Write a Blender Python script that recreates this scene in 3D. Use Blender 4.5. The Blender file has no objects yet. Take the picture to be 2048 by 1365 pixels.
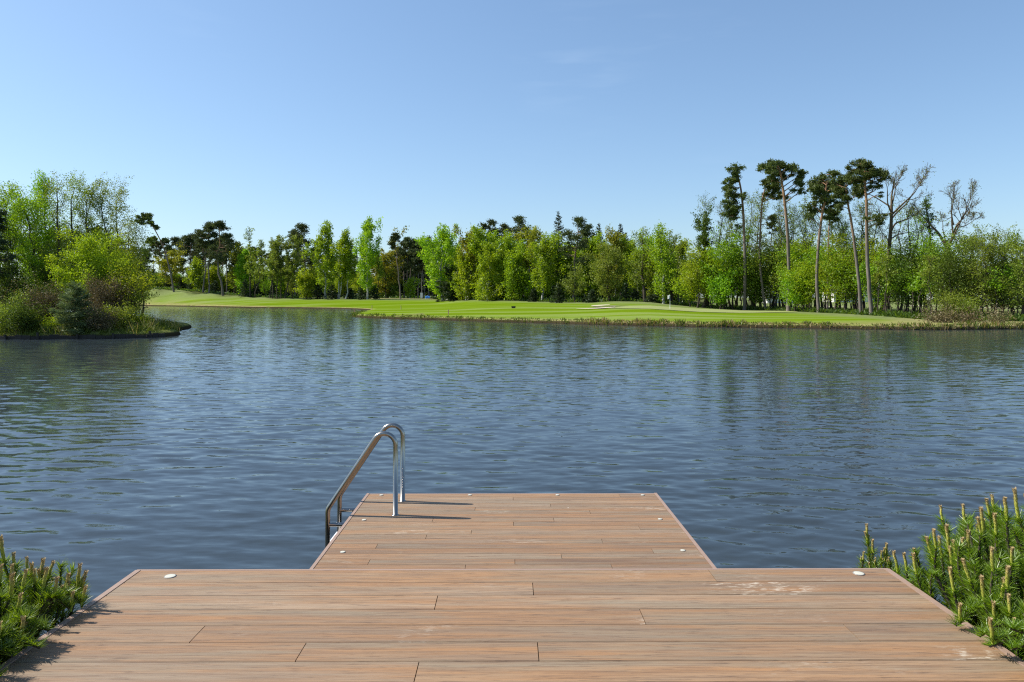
import bpy, math, random
import numpy as np
from mathutils import Vector, Euler
from mathutils.geometry import delaunay_2d_cdt

SC = bpy.context.scene
COL = SC.collection
R = math.radians
RNG = np.random.default_rng(7)

# ------------------------------------------------------------------ camera
FPX, CX, CY, HOR = 1450.0, 1024.0, 682.5, 595.0
CAMZ = 2.5
cam_d = bpy.data.cameras.new("Camera")
cam = bpy.data.objects.new("Camera", cam_d)
COL.objects.link(cam)
cam.location = (0, 0, CAMZ)
cam.rotation_euler = (R(90), 0, 0)
cam_d.sensor_width = 36.0
cam_d.lens = 36.0 * FPX / 2048.0
cam_d.shift_y = -(CY - HOR) / 2048.0   # level camera, verticals kept straight
cam_d.clip_start = 0.05
cam_d.clip_end = 6000
SC.camera = cam

# ------------------------------------------------------------------ light
SUN_EL = R(45)
SUN_H = Vector((-0.985, 0.17, 0)).normalized()
SUN_DIR = Vector((SUN_H.x * math.cos(SUN_EL), SUN_H.y * math.cos(SUN_EL), math.sin(SUN_EL)))
sd_ = bpy.data.lights.new("sun", 'SUN')
sd_.energy = 4.8
sd_.angle = R(0.5)
sd_.color = (1.0, 0.955, 0.88)
sun = bpy.data.objects.new("sun", sd_)
COL.objects.link(sun)
sun.location = (-40, 5, 40)
sun.rotation_euler = (-SUN_DIR).to_track_quat('-Z', 'Y').to_euler()

world = bpy.data.worlds.new("World")
SC.world = world
world.use_nodes = True
wn, wl = world.node_tree.nodes, world.node_tree.links
wn.clear()
w_out = wn.new('ShaderNodeOutputWorld')
w_bg = wn.new('ShaderNodeBackground')
sky = wn.new('ShaderNodeTexSky')
sky.sky_type = 'NISHITA'
sky.sun_disc = False
sky.sun_elevation = SUN_EL
sky.sun_rotation = math.atan2(SUN_H.x, SUN_H.y)
sky.altitude = 100
sky.air_density = 1.0
sky.dust_density = 0.8
sky.ozone_density = 2.0
w_bg.inputs['Strength'].default_value = 0.13
# a few faint wisps of cirrus high in the sky
geo = wn.new('ShaderNodeTexCoord')
mp = wn.new('ShaderNodeMapping')
mp.inputs['Rotation'].default_value = (0, R(-28), 0)
mp.inputs['Scale'].default_value = (9, 9, 60)
nz = wn.new('ShaderNodeTexNoise')
nz.inputs['Scale'].default_value = 1.0
nz.inputs['Detail'].default_value = 6
mp2 = wn.new('ShaderNodeMapping')
mp2.inputs['Scale'].default_value = (4.5, 4.5, 7)
nz2 = wn.new('ShaderNodeTexNoise')
nz2.inputs['Scale'].default_value = 1.0
rmp = wn.new('ShaderNodeMapRange')
rmp.inputs['From Min'].default_value = 0.5
rmp.inputs['From Max'].default_value = 0.8
rm2 = wn.new('ShaderNodeMapRange')
rm2.inputs['From Min'].default_value = 0.56
rm2.inputs['From Max'].default_value = 0.74
mul = wn.new('ShaderNodeMath'); mul.operation = 'MULTIPLY'
mul2 = wn.new('ShaderNodeMath'); mul2.operation = 'MULTIPLY'; mul2.inputs[1].default_value = 0.08
mixw = wn.new('ShaderNodeMix'); mixw.data_type = 'RGBA'
wl.new(geo.outputs['Generated'], mp.inputs['Vector'])
wl.new(mp.outputs[0], nz.inputs['Vector'])
wl.new(geo.outputs['Generated'], mp2.inputs['Vector'])
wl.new(mp2.outputs[0], nz2.inputs['Vector'])
wl.new(nz.outputs[0], rmp.inputs['Value'])
wl.new(nz2.outputs[0], rm2.inputs['Value'])
wl.new(rmp.outputs[0], mul.inputs[0]); wl.new(rm2.outputs[0], mul.inputs[1])
wl.new(mul.outputs[0], mul2.inputs[0])
wl.new(mul2.outputs[0], mixw.inputs['Factor'])
gam = wn.new('ShaderNodeGamma'); gam.inputs['Gamma'].default_value = 0.8
wl.new(sky.outputs[0], gam.inputs['Color']); wl.new(gam.outputs[0], mixw.inputs['A'])
mixw.inputs['B'].default_value = (5.2, 5.3, 5.4, 1)
tint = wn.new('ShaderNodeMix'); tint.data_type = 'RGBA'; tint.blend_type = 'MULTIPLY'; tint.inputs['Factor'].default_value = 1
wl.new(mixw.outputs['Result'], tint.inputs['A']); tint.inputs['B'].default_value = (.85, 1.0, 1.13, 1)
wl.new(tint.outputs['Result'], w_bg.inputs['Color'])
wl.new(w_bg.outputs[0], w_out.inputs['Surface'])

SC.view_settings.view_transform = 'Standard'
SC.view_settings.look = 'None'
SC.view_settings.exposure = 0.68
SC.view_settings.gamma = 1.0
SC.view_settings.use_curve_mapping = False
SC.cycles.use_denoising = False
SC.cycles.pixel_filter_type = 'BLACKMAN_HARRIS'
SC.cycles.filter_width = 1.2
SC.cycles.max_bounces = 8
SC.cycles.diffuse_bounces = 3
SC.cycles.glossy_bounces = 4
SC.cycles.transmission_bounces = 4
SC.cycles.transparent_max_bounces = 8
SC.cycles.caustics_reflective = False
SC.cycles.caustics_refractive = False

# ------------------------------------------------------------------ helpers
def ray(px, py):
    return ((px - CX) / FPX, 1.0, (HOR - py) / FPX)

def at_depth(px, py, Y):
    d = ray(px, py); t = Y / d[1]
    return np.array((d[0] * t, Y, CAMZ + d[2] * t))

def on_water(px, py, z=0.0):
    d = ray(px, py); t = (z - CAMZ) / d[2]
    return (d[0] * t, d[1] * t)

class VB:
    """collects quads (and loose polygons) for one mesh"""
    def __init__(s): s.v = []; s.q = []; s.n = 0
    def add(s, v, q):
        v = np.asarray(v, float).reshape(-1, 3); q = np.asarray(q, int).reshape(-1, 4)
        s.v.append(v); s.q.append(q + s.n); s.n += len(v)
    def box(s, lo, hi):
        (x0, y0, z0), (x1, y1, z1) = lo, hi
        v = [(x0,y0,z0),(x1,y0,z0),(x1,y1,z0),(x0,y1,z0),(x0,y0,z1),(x1,y0,z1),(x1,y1,z1),(x0,y1,z1)]
        s.add(v, [(0,3,2,1),(4,5,6,7),(0,1,5,4),(1,2,6,5),(2,3,7,6),(3,0,4,7)])
    def tube(s, pts, rad, sides=6, cap=False):
        pts = np.asarray(pts, float); n = len(pts)
        rad = np.broadcast_to(np.asarray(rad, float), (n,))
        tan = np.gradient(pts, axis=0); tan /= np.linalg.norm(tan, axis=1)[:, None] + 1e-9
        ref = np.array((0.0, 1.0, 0.13)) if abs(tan[:, 2]).mean() > .5 else np.array((0.05, 0.02, 1.0))
        a = np.cross(tan, ref); a /= np.linalg.norm(a, axis=1)[:, None] + 1e-9
        b = np.cross(tan, a)
        th = np.linspace(0, 2*math.pi, sides, endpoint=False)
        ring = pts[:, None, :] + rad[:, None, None] * (np.cos(th)[None, :, None]*a[:, None, :] + np.sin(th)[None, :, None]*b[:, None, :])
        i = np.arange(n-1)[:, None]*sides; j = np.arange(sides)[None, :]; k = (j+1) % sides
        q = np.stack([i+j, i+k, i+sides+k, i+sides+j], -1).reshape(-1, 4)
        base = s.n
        s.add(ring.reshape(-1, 3), q)
        if cap:
            for e, p in ((0, pts[0]), ((n-1)*sides, pts[-1])):
                c = s.n; s.v.append(p[None]); s.n += 1
                for m in range(0, sides, 2):
                    s.q.append(np.array([[base+e+m, base+e+(m+1) % sides, base+e+(m+2) % sides, c]]))
    def segs(s, A, B, ra, rb, sides=3):
        A = np.asarray(A, float); B = np.asarray(B, float); n = len(A)
        if n == 0: return
        t = B - A; t /= np.linalg.norm(t, axis=1)[:, None] + 1e-9
        ref = np.where(np.abs(t[:, 2:3]) > .8, np.array([[1.0, 0, 0]]), np.array([[0, 0, 1.0]]))
        a = np.cross(t, ref); a /= np.linalg.norm(a, axis=1)[:, None] + 1e-9
        b = np.cross(t, a)
        th = np.linspace(0, 2*math.pi, sides, endpoint=False)
        off = np.cos(th)[None, :, None]*a[:, None, :] + np.sin(th)[None, :, None]*b[:, None, :]
        ra = np.broadcast_to(ra, (n,)); rb = np.broadcast_to(rb, (n,))
        v = np.concatenate([A[:, None]+off*ra[:, None, None], B[:, None]+off*rb[:, None, None]], 1)
        i = np.arange(n)[:, None]*(2*sides); j = np.arange(sides)[None]; k = (j+1) % sides
        s.add(v.reshape(-1, 3), np.stack([i+j, i+k, i+sides+k, i+sides+j], -1).reshape(-1, 4))
    def cards(s, C, U, V):
        """rhombus cards: centre, half long axis, half short axis"""
        n = len(C)
        v = np.stack([C-U, C+V*1.0, C+U, C-V*1.0], 1).reshape(-1, 3)
        s.add(v, np.arange(4*n).reshape(-1, 4))
    def blades(s, C, D, W):
        """tapered blades from base C along D with half width W"""
        n = len(C)
        v = np.stack([C-W, C+W, C+D+W*.25, C+D-W*.25], 1).reshape(-1, 3)
        s.add(v, np.arange(4*n).reshape(-1, 4))
    def mesh(s, name, mat, smooth=True):
        me = bpy.data.meshes.new(name)
        v = np.concatenate(s.v).astype(np.float32) if s.v else np.zeros((0, 3), np.float32)
        q = np.concatenate(s.q).astype(np.int32) if s.q else np.zeros((0, 4), np.int32)
        me.vertices.add(len(v)); me.vertices.foreach_set('co', v.ravel())
        me.loops.add(q.size); me.loops.foreach_set('vertex_index', q.ravel())
        me.polygons.add(len(q))
        me.polygons.foreach_set('loop_start', np.arange(0, q.size, 4, dtype=np.int32))
        me.polygons.foreach_set('loop_total', np.full(len(q), 4, np.int32))
        me.polygons.foreach_set('use_smooth', np.full(len(q), smooth, bool))
        me.update(calc_edges=True); me.validate()
        if mat: me.materials.append(mat)
        return me
    def build(s, name, mat, parent=None, smooth=True):
        o = bpy.data.objects.new(name, s.mesh(name, mat, smooth))
        COL.objects.link(o)
        if parent: o.parent = parent
        return o

def thing(name, label, cat, loc=(0, 0, 0), rot=(0, 0, 0), group=None):
    o = bpy.data.objects.new(name, None); COL.objects.link(o)
    o.empty_display_size = .2
    o.location = loc; o.rotation_euler = rot
    o['label'] = label; o['category'] = cat
    if group: o['group'] = group
    return o

def tag(o, label, cat, group=None, kind=None):
    o['label'] = label; o['category'] = cat
    if group: o['group'] = group
    if kind: o['kind'] = kind
    return o

def copy_tree(o, parent=None):
    c = o.copy(); COL.objects.link(c)
    if parent: c.parent = parent
    for ch in list(o.children): copy_tree(ch, c)
    return c

# ------------------------------------------------------------------ materials
def newmat(name):
    m = bpy.data.materials.new(name); m.use_nodes = True
    nt = m.node_tree; nt.nodes.clear()
    out = nt.nodes.new('ShaderNodeOutputMaterial')
    return m, nt.nodes, nt.links, out

def ramp(N, L, src, stops):
    r = N.new('ShaderNodeValToRGB'); e = r.color_ramp.elements
    while len(e) < len(stops): e.new(0.5)
    for i, (p, c) in enumerate(stops):
        e[i].position = p; e[i].color = (*c, 1)
    L.new(src, r.inputs[0])
    return r.outputs[0]

def noise(N, L, scale=(1, 1, 1), detail=4, coord='Object', rough=.55, rot=(0, 0, 0)):
    tc = N.new('ShaderNodeTexCoord'); mp = N.new('ShaderNodeMapping')
    mp.inputs['Scale'].default_value = scale; mp.inputs['Rotation'].default_value = rot
    L.new(tc.outputs[coord], mp.inputs['Vector'])
    n = N.new('ShaderNodeTexNoise'); n.inputs['Scale'].default_value = 1
    n.inputs['Detail'].default_value = detail; n.inputs['Roughness'].default_value = rough
    L.new(mp.outputs[0], n.inputs['Vector'])
    return n.outputs[0]

def mixc(N, L, f, a, b, mode='MIX'):
    m = N.new('ShaderNodeMix'); m.data_type = 'RGBA'; m.blend_type = mode
    for sk, val in (('Factor', f), ('A', a), ('B', b)):
        if hasattr(val, 'node'): L.new(val, m.inputs[sk])
        elif sk == 'Factor': m.inputs[sk].default_value = val
        else: m.inputs[sk].default_value = (*val, 1)
    return m.outputs['Result']

def maprange(N, L, v, a, b, c=0.0, d=1.0):
    m = N.new('ShaderNodeMapRange'); L.new(v, m.inputs[0])
    for i, x in enumerate((a, b, c, d)): m.inputs[i+1].default_value = x
    return m.outputs[0]

def simple(name, c1, c2=None, rough=.7, scale=(3, 3, 3), metal=0.0, bump=0.0, spec=.5):
    m, N, L, out = newmat(name)
    p = N.new('ShaderNodeBsdfPrincipled')
    p.inputs['Roughness'].default_value = rough; p.inputs['Metallic'].default_value = metal
    p.inputs['Specular IOR Level'].default_value = spec
    nzv = noise(N, L, scale)
    L.new(ramp(N, L, nzv, [(.3, c1), (.7, c2 or tuple(x*.8 for x in c1))]), p.inputs['Base Color'])
    if bump:
        b = N.new('ShaderNodeBump'); b.inputs['Strength'].default_value = bump; b.inputs['Distance'].default_value = .02
        L.new(nzv, b.inputs['Height']); L.new(b.outputs[0], p.inputs['Normal'])
    L.new(p.outputs[0], out.inputs[0])
    return m

def leafmat(name, dark, light, trans=.4, gloss=.015):
    m, N, L, out = newmat(name)
    g = N.new('ShaderNodeNewGeometry')
    oi = N.new('ShaderNodeObjectInfo')
    col = ramp(N, L, g.outputs['Random Per Island'], [(0.0, dark), (1.0, light)])
    nz_ = noise(N, L, (.35, .35, .35), 2)
    col = mixc(N, L, maprange(N, L, nz_, .35, .65, 0, .5), col, tuple((a+b)*.5*f for a, b, f in zip(dark, light, (1.15, 1.0, .8))))
    hs = N.new('ShaderNodeHueSaturation')
    L.new(maprange(N, L, oi.outputs['Random'], 0, 1, .488, .512), hs.inputs['Hue'])
    L.new(maprange(N, L, oi.outputs['Random'], 0, 1, .85, 1.15), hs.inputs['Value'])
    L.new(col, hs.inputs['Color'])
    d = N.new('ShaderNodeBsdfDiffuse'); t = N.new('ShaderNodeBsdfTranslucent'); gl = N.new('ShaderNodeBsdfGlossy')
    gl.inputs['Roughness'].default_value = .45
    L.new(hs.outputs[0], d.inputs[0]); 
    tc = mixc(N, L, 1.0, hs.outputs[0], (1.25, 1.2, .6), 'MULTIPLY')
    L.new(tc, t.inputs[0])
    m1 = N.new('ShaderNodeMixShader'); m1.inputs[0].default_value = trans
    L.new(d.outputs[0], m1.inputs[1]); L.new(t.outputs[0], m1.inputs[2])
    m2 = N.new('ShaderNodeMixShader'); m2.inputs[0].default_value = gloss
    L.new(m1.outputs[0], m2.inputs[1]); L.new(gl.outputs[0], m2.inputs[2])
    L.new(m2.outputs[0], out.inputs[0])
    return m

def barkmat(name, low, high, z0=.25, z1=.6, bands=None, sc=(5, 5, 1.2)):
    m, N, L, out = newmat(name)
    p = N.new('ShaderNodeBsdfPrincipled'); p.inputs['Roughness'].default_value = .9
    p.inputs['Specular IOR Level'].default_value = .2
    tc = N.new('ShaderNodeTexCoord'); sx = N.new('ShaderNodeSeparateXYZ')
    L.new(tc.outputs['Generated'], sx.inputs[0])
    f = maprange(N, L, sx.outputs[2], z0, z1)
    base = mixc(N, L, f, low, high)
    nz_ = noise(N, L, sc, 4)
    base = mixc(N, L, maprange(N, L, nz_, .3, .7, 0, .75), base, tuple(x*.45 for x in low))
    if bands:
        nb = noise(N, L, bands[0], 3)
        base = mixc(N, L, maprange(N, L, nb, .56, .62), base, bands[1])
    L.new(base, p.inputs['Base Color']); L.new(p.outputs[0], out.inputs[0])
    return m

M = {}
M['pine'] = leafmat('pine_needles', (.045, .068, .020), (.125, .165, .050), .25, .015)
M['pine_far'] = leafmat('far_pine_needles', (.036, .055, .022), (.095, .125, .050), .25, .015)
M['spruce'] = leafmat('spruce_needles', (.025, .045, .022), (.070, .100, .045), .2, .015)
M['birch'] = leafmat('birch_leaves', (.155, .27, .010), (.30, .44, .025), .5)
M['gold'] = leafmat('golden_leaves', (.165, .19, .016), (.29, .31, .034), .45)
M['maple'] = leafmat('maple_leaves', (.115, .235, .008), (.245, .40, .022), .5)
M['lime'] = leafmat('lime_leaves', (.17, .25, .010), (.32, .41, .022), .5)
M['alder'] = leafmat('alder_leaves', (.13, .195, .020), (.26, .34, .045), .45)
M['olive'] = leafmat('olive_leaves', (.125, .175, .024), (.24, .305, .048), .4)
M['darkgreen'] = leafmat('dark_leaves', (.045, .085, .010), (.105, .165, .022), .35)
M['youngpine'] = leafmat('young_pine_needles', (.085, .13, .06), (.20, .27, .125), .25, .015)
M['brown'] = leafmat('dry_twigs', (.10, .082, .042), (.20, .168, .09), .2)
M['bark_pine'] = barkmat('pine_bark', (.20, .17, .145), (.37, .195, .09), .42, .78)
M['bark_birch'] = barkmat('birch_bark', (.50, .48, .44), (.58, .56, .52), 0, 1, ((2.5, 2.5, 9), (.05, .045, .04)), (2, 2, 3))
M['bark_dark'] = barkmat('dark_bark', (.075, .06, .045), (.10, .085, .06), 0, 1)
M['bark_oak'] = barkmat('oak_bark', (.10, .075, .05), (.16, .12, .07), 0, 1)
M['bark_grey'] = barkmat('grey_bark', (.17, .15, .12), (.20, .18, .13), 0, 1)
M['white'] = simple('white_paint', (.78, .78, .78), (.72, .72, .73), .4)
M['steel'] = simple('stainless_steel', (.38, .355, .315), (.32, .30, .27), .24, (20, 20, 4), 1.0)
M['soil'] = simple('soil', (.06, .045, .03), (.035, .026, .018), .95, (4, 4, 4), 0, .5)
M['timber'] = simple('wet_timber', (.035, .028, .020), (.022, .018, .013), .8, (3, 3, 12))
M['rock'] = simple('rock', (.22, .20, .17), (.10, .09, .08), .9, (5, 5, 5), 0, .6)

# ------------------------------------------------------------------ the lie of the land
def catmull(P, n=6):
    P = np.asarray(P, float); out = []
    for i in range(len(P)-1):
        p0, p1, p2, p3 = P[max(i-1, 0)], P[i], P[i+1], P[min(i+2, len(P)-1)]
        for k in range(n):
            t = k/n
            out.append(.5*((2*p1)+(-p0+p2)*t+(2*p0-5*p1+4*p2-p3)*t*t+(-p0+3*p1-3*p2+p3)*t**3))
    out.append(P[-1]); return np.array(out)

far_px = [(2048,659),(1950,659.6),(1860,660.2),(1740,659),(1640,657.5),(1560,656.5),(1480,655.5),(1400,654.5),(1300,652.5),
          (1200,650),(1100,647),(1000,644.5),(900,641),(800,638.5),(745,636.5),(712,634.8)]
tip_px = [(704,633),(712,630),(728,626),(741,622.5),(738,621),(715,619.5)]
back_px = [(690,618.5),(620,617.2),(500,616),(400,614),(300,612.6),(200,612),(60,611.5)]
far = [(70, 14), (80, 30), (72, 48), (58, 57)] + [on_water(*p) for p in far_px]
far += [on_water(*p) for p in tip_px] + [on_water(*p) for p in back_px]
far += [(-215, 240), (-190, 160), (-110, 110), (-62, 80)]
pen = [(-40, 68), (-31, 64), (-26.5, 60), on_water(345, 664), on_water(359, 668.5), on_water(352, 671.5), on_water(300, 675.5), on_water(220, 677.5),
       on_water(110, 678.5), on_water(0, 679), (-45, 44.5), (-62, 42), (-75, 30), (-70, 16), (-45, 7), (-20, 5.2), (-6, 4.9), (-3.4, 4.75), (-2.4, 4.5), (-1.6, 3.7),
       (0, 3.3), (1.4, 3.6), (1.9, 4.6), (2.25, 5.05), (3.2, 5.1), (4.4, 5.4), (7, 5.6), (20, 5.8), (45, 8)]
ctrl = np.array(far + pen + [far[0]])
SH = catmull(ctrl, 8)
# natural wobble + resample
seg = np.linalg.norm(np.diff(SH, axis=0), axis=1)
cum = np.concatenate([[0], np.cumsum(seg)])
pts = []; s_ = 0.0
while s_ < cum[-1]:
    x = np.interp(s_, cum, SH[:, 0]); y = np.interp(s_, cum, SH[:, 1])
    pts.append((x, y)); s_ += max(.25, min(1.6, .008*math.hypot(x, y) + .1))
SH = np.array(pts)
nn = len(SH)
wob = RNG.normal(0, 1, (nn, 2)); wob = (wob + np.roll(wob, 1, 0) + np.roll(wob, -1, 0))/3
near_deck = np.hypot(SH[:, 0], SH[:, 1]) < 12
SH += wob * np.where(near_deck, .04, .12)[:, None]
SA, SB = SH, np.roll(SH, -1, 0)

def sdf(P):
    """signed distance to the shoreline: + on land, - in water"""
    P = np.asarray(P, float); res = np.empty(len(P))
    e = SB - SA; ee = (e**2).sum(1) + 1e-12
    for i in range(0, len(P), 3000):
        p = P[i:i+3000]
        w = p[:, None] - SA[None]
        t = np.clip((w*e[None]).sum(2)/ee, 0, 1)
        d = np.sqrt(((w - t[..., None]*e[None])**2).sum(2).min(1))
        c = ((SA[None, :, 1] <= p[:, None, 1]) != (SB[None, :, 1] <= p[:, None, 1]))
        xi = SA[None, :, 0] + (p[:, None, 1]-SA[None, :, 1])*(e[None, :, 0])/(np.where(e[:, 1] == 0, 1e-9, e[:, 1])[None])
        inside = ((c & (p[:, None, 0] < xi)).sum(1) % 2) == 1
        res[i:i+3000] = np.where(inside, -d, d)
    return res

TL = np.array([  # px column, tree-line distance, ground row there
    (-400,230,578),(250,215,577),(300,210,577.5),(350,205,580),(400,200,584),(460,195,590),(520,185,595),(600,180,597),(735,170,598.5),(870,165,600),(960,150,600.5),
    (1060,140,603),(1120,135,605),(1180,128,606),(1240,122,603.3),(1300,118,605),(1340,115,610),(1400,115,615),(1490,108,621),(1577,100,623),
    (1640,92,626),(1740,80,632),(1850,70,641),(2048,66,645),(2400,64,646)], float)
def adj(px, Y):
    return Y*np.interp(px, [300, 740, 870, 960], [1.085, 1.09, 1.04, 1.0]) if Y > 140 else Y
TL[:, 1] = [adj(a, b) for a, b in TL[:, :2]]
TZ = CAMZ + (HOR - TL[:, 2])/FPX*TL[:, 1]

def lumps(x, y):
    return (.5*np.sin(x*.21+1.3)*np.sin(y*.13+.4)+.35*np.sin(x*.083-y*.061+2)+.3*np.sin(x*.37+y*.29)*np.sin(y*.11-x*.05))

def terrain(P, sd=None):
    P = np.asarray(P, float)
    if sd is None: sd = sdf(P)
    x, y = P[:, 0], P[:, 1]
    px = np.where(y > 1, CX + FPX*x/np.maximum(y, 1), np.where(x < 0, -400, 2400))
    px = np.clip(px, -400, 2400)
    dt = np.interp(px, TL[:, 0], TL[:, 1]); zt = np.interp(px, TL[:, 0], TZ)
    s = np.clip(sd, 0, None)/(np.clip(sd, 0, None)+np.clip(dt-y, 0, None)+1e-6)
    lip = .34
    zf = lip + (zt-lip)*s + .12*lumps(x, y)*np.clip(sd/10, 0, 1)*(1-s*.5)
    beyond = np.clip((y-dt)/90, 0, 1)
    zf = zf + beyond*np.where(px > 1420, 1.4 - zt, .4)*np.where(px > 1420, 1, 1)
    zp = .30 + np.clip(sd, 0, 7)*.13 + .15*lumps(x*3, y*3)*np.clip(sd/3, 0, 1)
    zn = .16 + np.clip(sd, 0, 3)*.22
    pen_m = (y < 85) & (x < -10) & (y > 25)
    near_m = y <= 25
    z = np.where(pen_m, zp, np.where(near_m, np.minimum(zn, .62), zf))
    bank = np.interp(sd, [-6, -1, -.3, 0, .12, .45], [-1.4, -1.0, -.7, -.12, .6, 1.0])
    z = np.where(sd > .45, z, np.where(sd > 0, bank*np.where(sd > 0, z, 1), bank))
    return z

def ground_z(x, y):
    return float(terrain(np.array([[x, y]]))[0])

# triangulated ground sheet
gp = []
nrm = np.roll(SH, -1, 0) - np.roll(SH, 1, 0); nrm /= np.linalg.norm(nrm, axis=1)[:, None] + 1e-9
nrm = np.stack([nrm[:, 1], -nrm[:, 0]], 1)
for off in (-.3, 0, .12, .45, 1.2, 3.0, -.3, -1.2):
    for sgn in ((1, -1) if off else (1,)):
        gp.append(SH + nrm*off*sgn if off >= 0 else SH + nrm*off*sgn)
gp = np.concatenate(gp)
ringsd = sdf(gp)
rr = np.geomspace(1.2, 2500, 175)
aa = np.concatenate([np.arange(-48, 48, .6), np.arange(48, 312, 8)])
g1 = np.array([(r*math.sin(R(a)), r*math.cos(R(a))) for r in rr for a in aa])
g1 += RNG.normal(0, 1, g1.shape)*np.hypot(g1[:, 0], g1[:, 1])[:, None]*.002
g1sd = sdf(g1)
keep = (np.abs(g1sd) > .5) & ((g1sd > -6) | (np.arange(len(g1)) % 5 == 0))
GP = np.concatenate([gp, g1[keep], [(0, 0)]]); GS = np.concatenate([ringsd, g1sd[keep], sdf(np.array([[0, 0]]))])
rnd = np.round(GP/.02).astype(np.int64)
_, ui = np.unique(rnd, axis=0, return_index=True)
GP, GS = GP[ui], GS[ui]
res = delaunay_2d_cdt([Vector(p) for p in GP], [], [], 0, 1e-5)
GV = np.array([(v.x, v.y) for v in res[0]])
GS = sdf(GV)
GZ = terrain(GV, GS)
gme = bpy.data.meshes.new('ground')
tris = np.array(res[2], np.int32)
gme.vertices.add(len(GV)); gme.vertices.foreach_set('co', np.column_stack([GV, GZ]).astype(np.float32).ravel())
gme.loops.add(tris.size); gme.loops.foreach_set('vertex_index', tris.ravel())
gme.polygons.add(len(tris))
gme.polygons.foreach_set('loop_start', np.arange(0, tris.size, 3, dtype=np.int32))
gme.polygons.foreach_set('loop_total', np.full(len(tris), 3, np.int32))
gme.polygons.foreach_set('use_smooth', np.full(len(tris), True, bool))
gme.update(calc_edges=True)
# kinds of turf: R dry or rough, G forest floor, B bare bank soil
x, y = GV[:, 0], GV[:, 1]
gpx = np.clip(np.where(y > 1, CX+FPX*x/np.maximum(y, 1), np.where(x < 0, -400, 2400)), -400, 2400)
gdt = np.interp(gpx, TL[:, 0], TL[:, 1])
dryw = np.interp(gpx, [-400, 280, 520, 560, 1000, 1180, 1640, 1760, 1850, 2400], [3.5, 3.5, 2.5, .6, .5, 2.0, 3.0, 9, 30, 30])
dry = np.clip(1.3 - GS/dryw, 0, 1)
dry = np.maximum(dry, ((gpx > 730) & (gpx < 890) & (y > gdt+6) & (y < gdt+45))*.75)
rough = np.clip((y-gdt+np.interp(gpx, [300, 500, 900, 1300], [14, 9, 6, 12]))/8, 0, 1)
woods = np.clip((y-gdt-1.5)/3, 0, 1)*np.where(gpx > 1420, (y < gdt+30), 1)
woods = np.where((gpx > 590) & (gpx < 880), np.clip((y-gdt-50)/6, 0, 1), woods)
penm = (y < 85) & (x < -10) & (y > 25)
dry = np.where(penm | (y < 25), .55, dry); woods = np.where(penm, .35, np.where(y < 25, .6, woods))
soil = np.interp(GS, [-.2, .1, .3], [1, 1, 0])
ca = gme.color_attributes.new('turf', 'FLOAT_COLOR', 'POINT')
ca.data.foreach_set('color', np.column_stack([dry, woods, soil, np.clip(rough, 0, 1)]).astype(np.float32).ravel())

m, N, L, out = newmat('turf')
at = N.new('ShaderNodeAttribute'); at.attribute_name = 'turf'
sp = N.new('ShaderNodeSeparateColor'); L.new(at.outputs['Color'], sp.inputs[0])
n_str = noise(N, L, (.013, .17, .1), 3, rot=(0, 0, R(7)))
n_big = noise(N, L, (.05, .05, .05), 3)
n_fine = noise(N, L, (1.6, 1.6, 1.6), 5, rough=.7)
fair = ramp(N, L, n_str, [(.38, (.095, .155, .004)), (.49, (.125, .195, .007)), (.53, (.15, .215, .024)), (.60, (.19, .245, .065))])
fair = mixc(N, L, maprange(N, L, n_big, .4, .6, 0, .45), fair, (.115, .185, .006))
fair = mixc(N, L, maprange(N, L, n_fine, .35, .7, 0, .3), fair, (.10, .14, .012))
roughc = ramp(N, L, n_fine, [(.3, (.105, .135, .045)), (.7, (.185, .215, .085))])
c = mixc(N, L, at.outputs['Alpha'], fair, roughc)
dryc = ramp(N, L, n_fine, [(.3, (.17, .155, .055)), (.55, (.27, .235, .105)), (.75, (.33, .27, .14))])
c = mixc(N, L, maprange(N, L, n_fine, 0, 1, 0, 1), c, c)
drf = N.new('ShaderNodeMath'); drf.operation = 'MULTIPLY'
L.new(sp.outputs[0], drf.inputs[0]); L.new(maprange(N, L, noise(N, L, (.5, .5, .5), 4), .3, .6, .35, 1), drf.inputs[1])
c = mixc(N, L, drf.outputs[0], c, dryc)
wdc = ramp(N, L, n_fine, [(.3, (.045, .050, .018)), (.6, (.075, .085, .028)), (.8, (.13, .10, .055))])
c = mixc(N, L, sp.outputs[1], c, wdc)
c = mixc(N, L, sp.outputs[2], c, (.035, .026, .016))
p = N.new('ShaderNodeBsdfPrincipled'); p.inputs['Roughness'].default_value = .95; p.inputs['Specular IOR Level'].default_value = 0
b = N.new('ShaderNodeBump'); b.inputs['Strength'].default_value = .6; b.inputs['Distance'].default_value = .08
L.new(n_fine, b.inputs['Height']); L.new(b.outputs[0], p.inputs['Normal'])
L.new(c, p.inputs['Base Color']); L.new(p.outputs[0], out.inputs[0])
gme.materials.append(m)
ground = bpy.data.objects.new('ground', gme); COL.objects.link(ground); ground['kind'] = 'structure'

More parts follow.
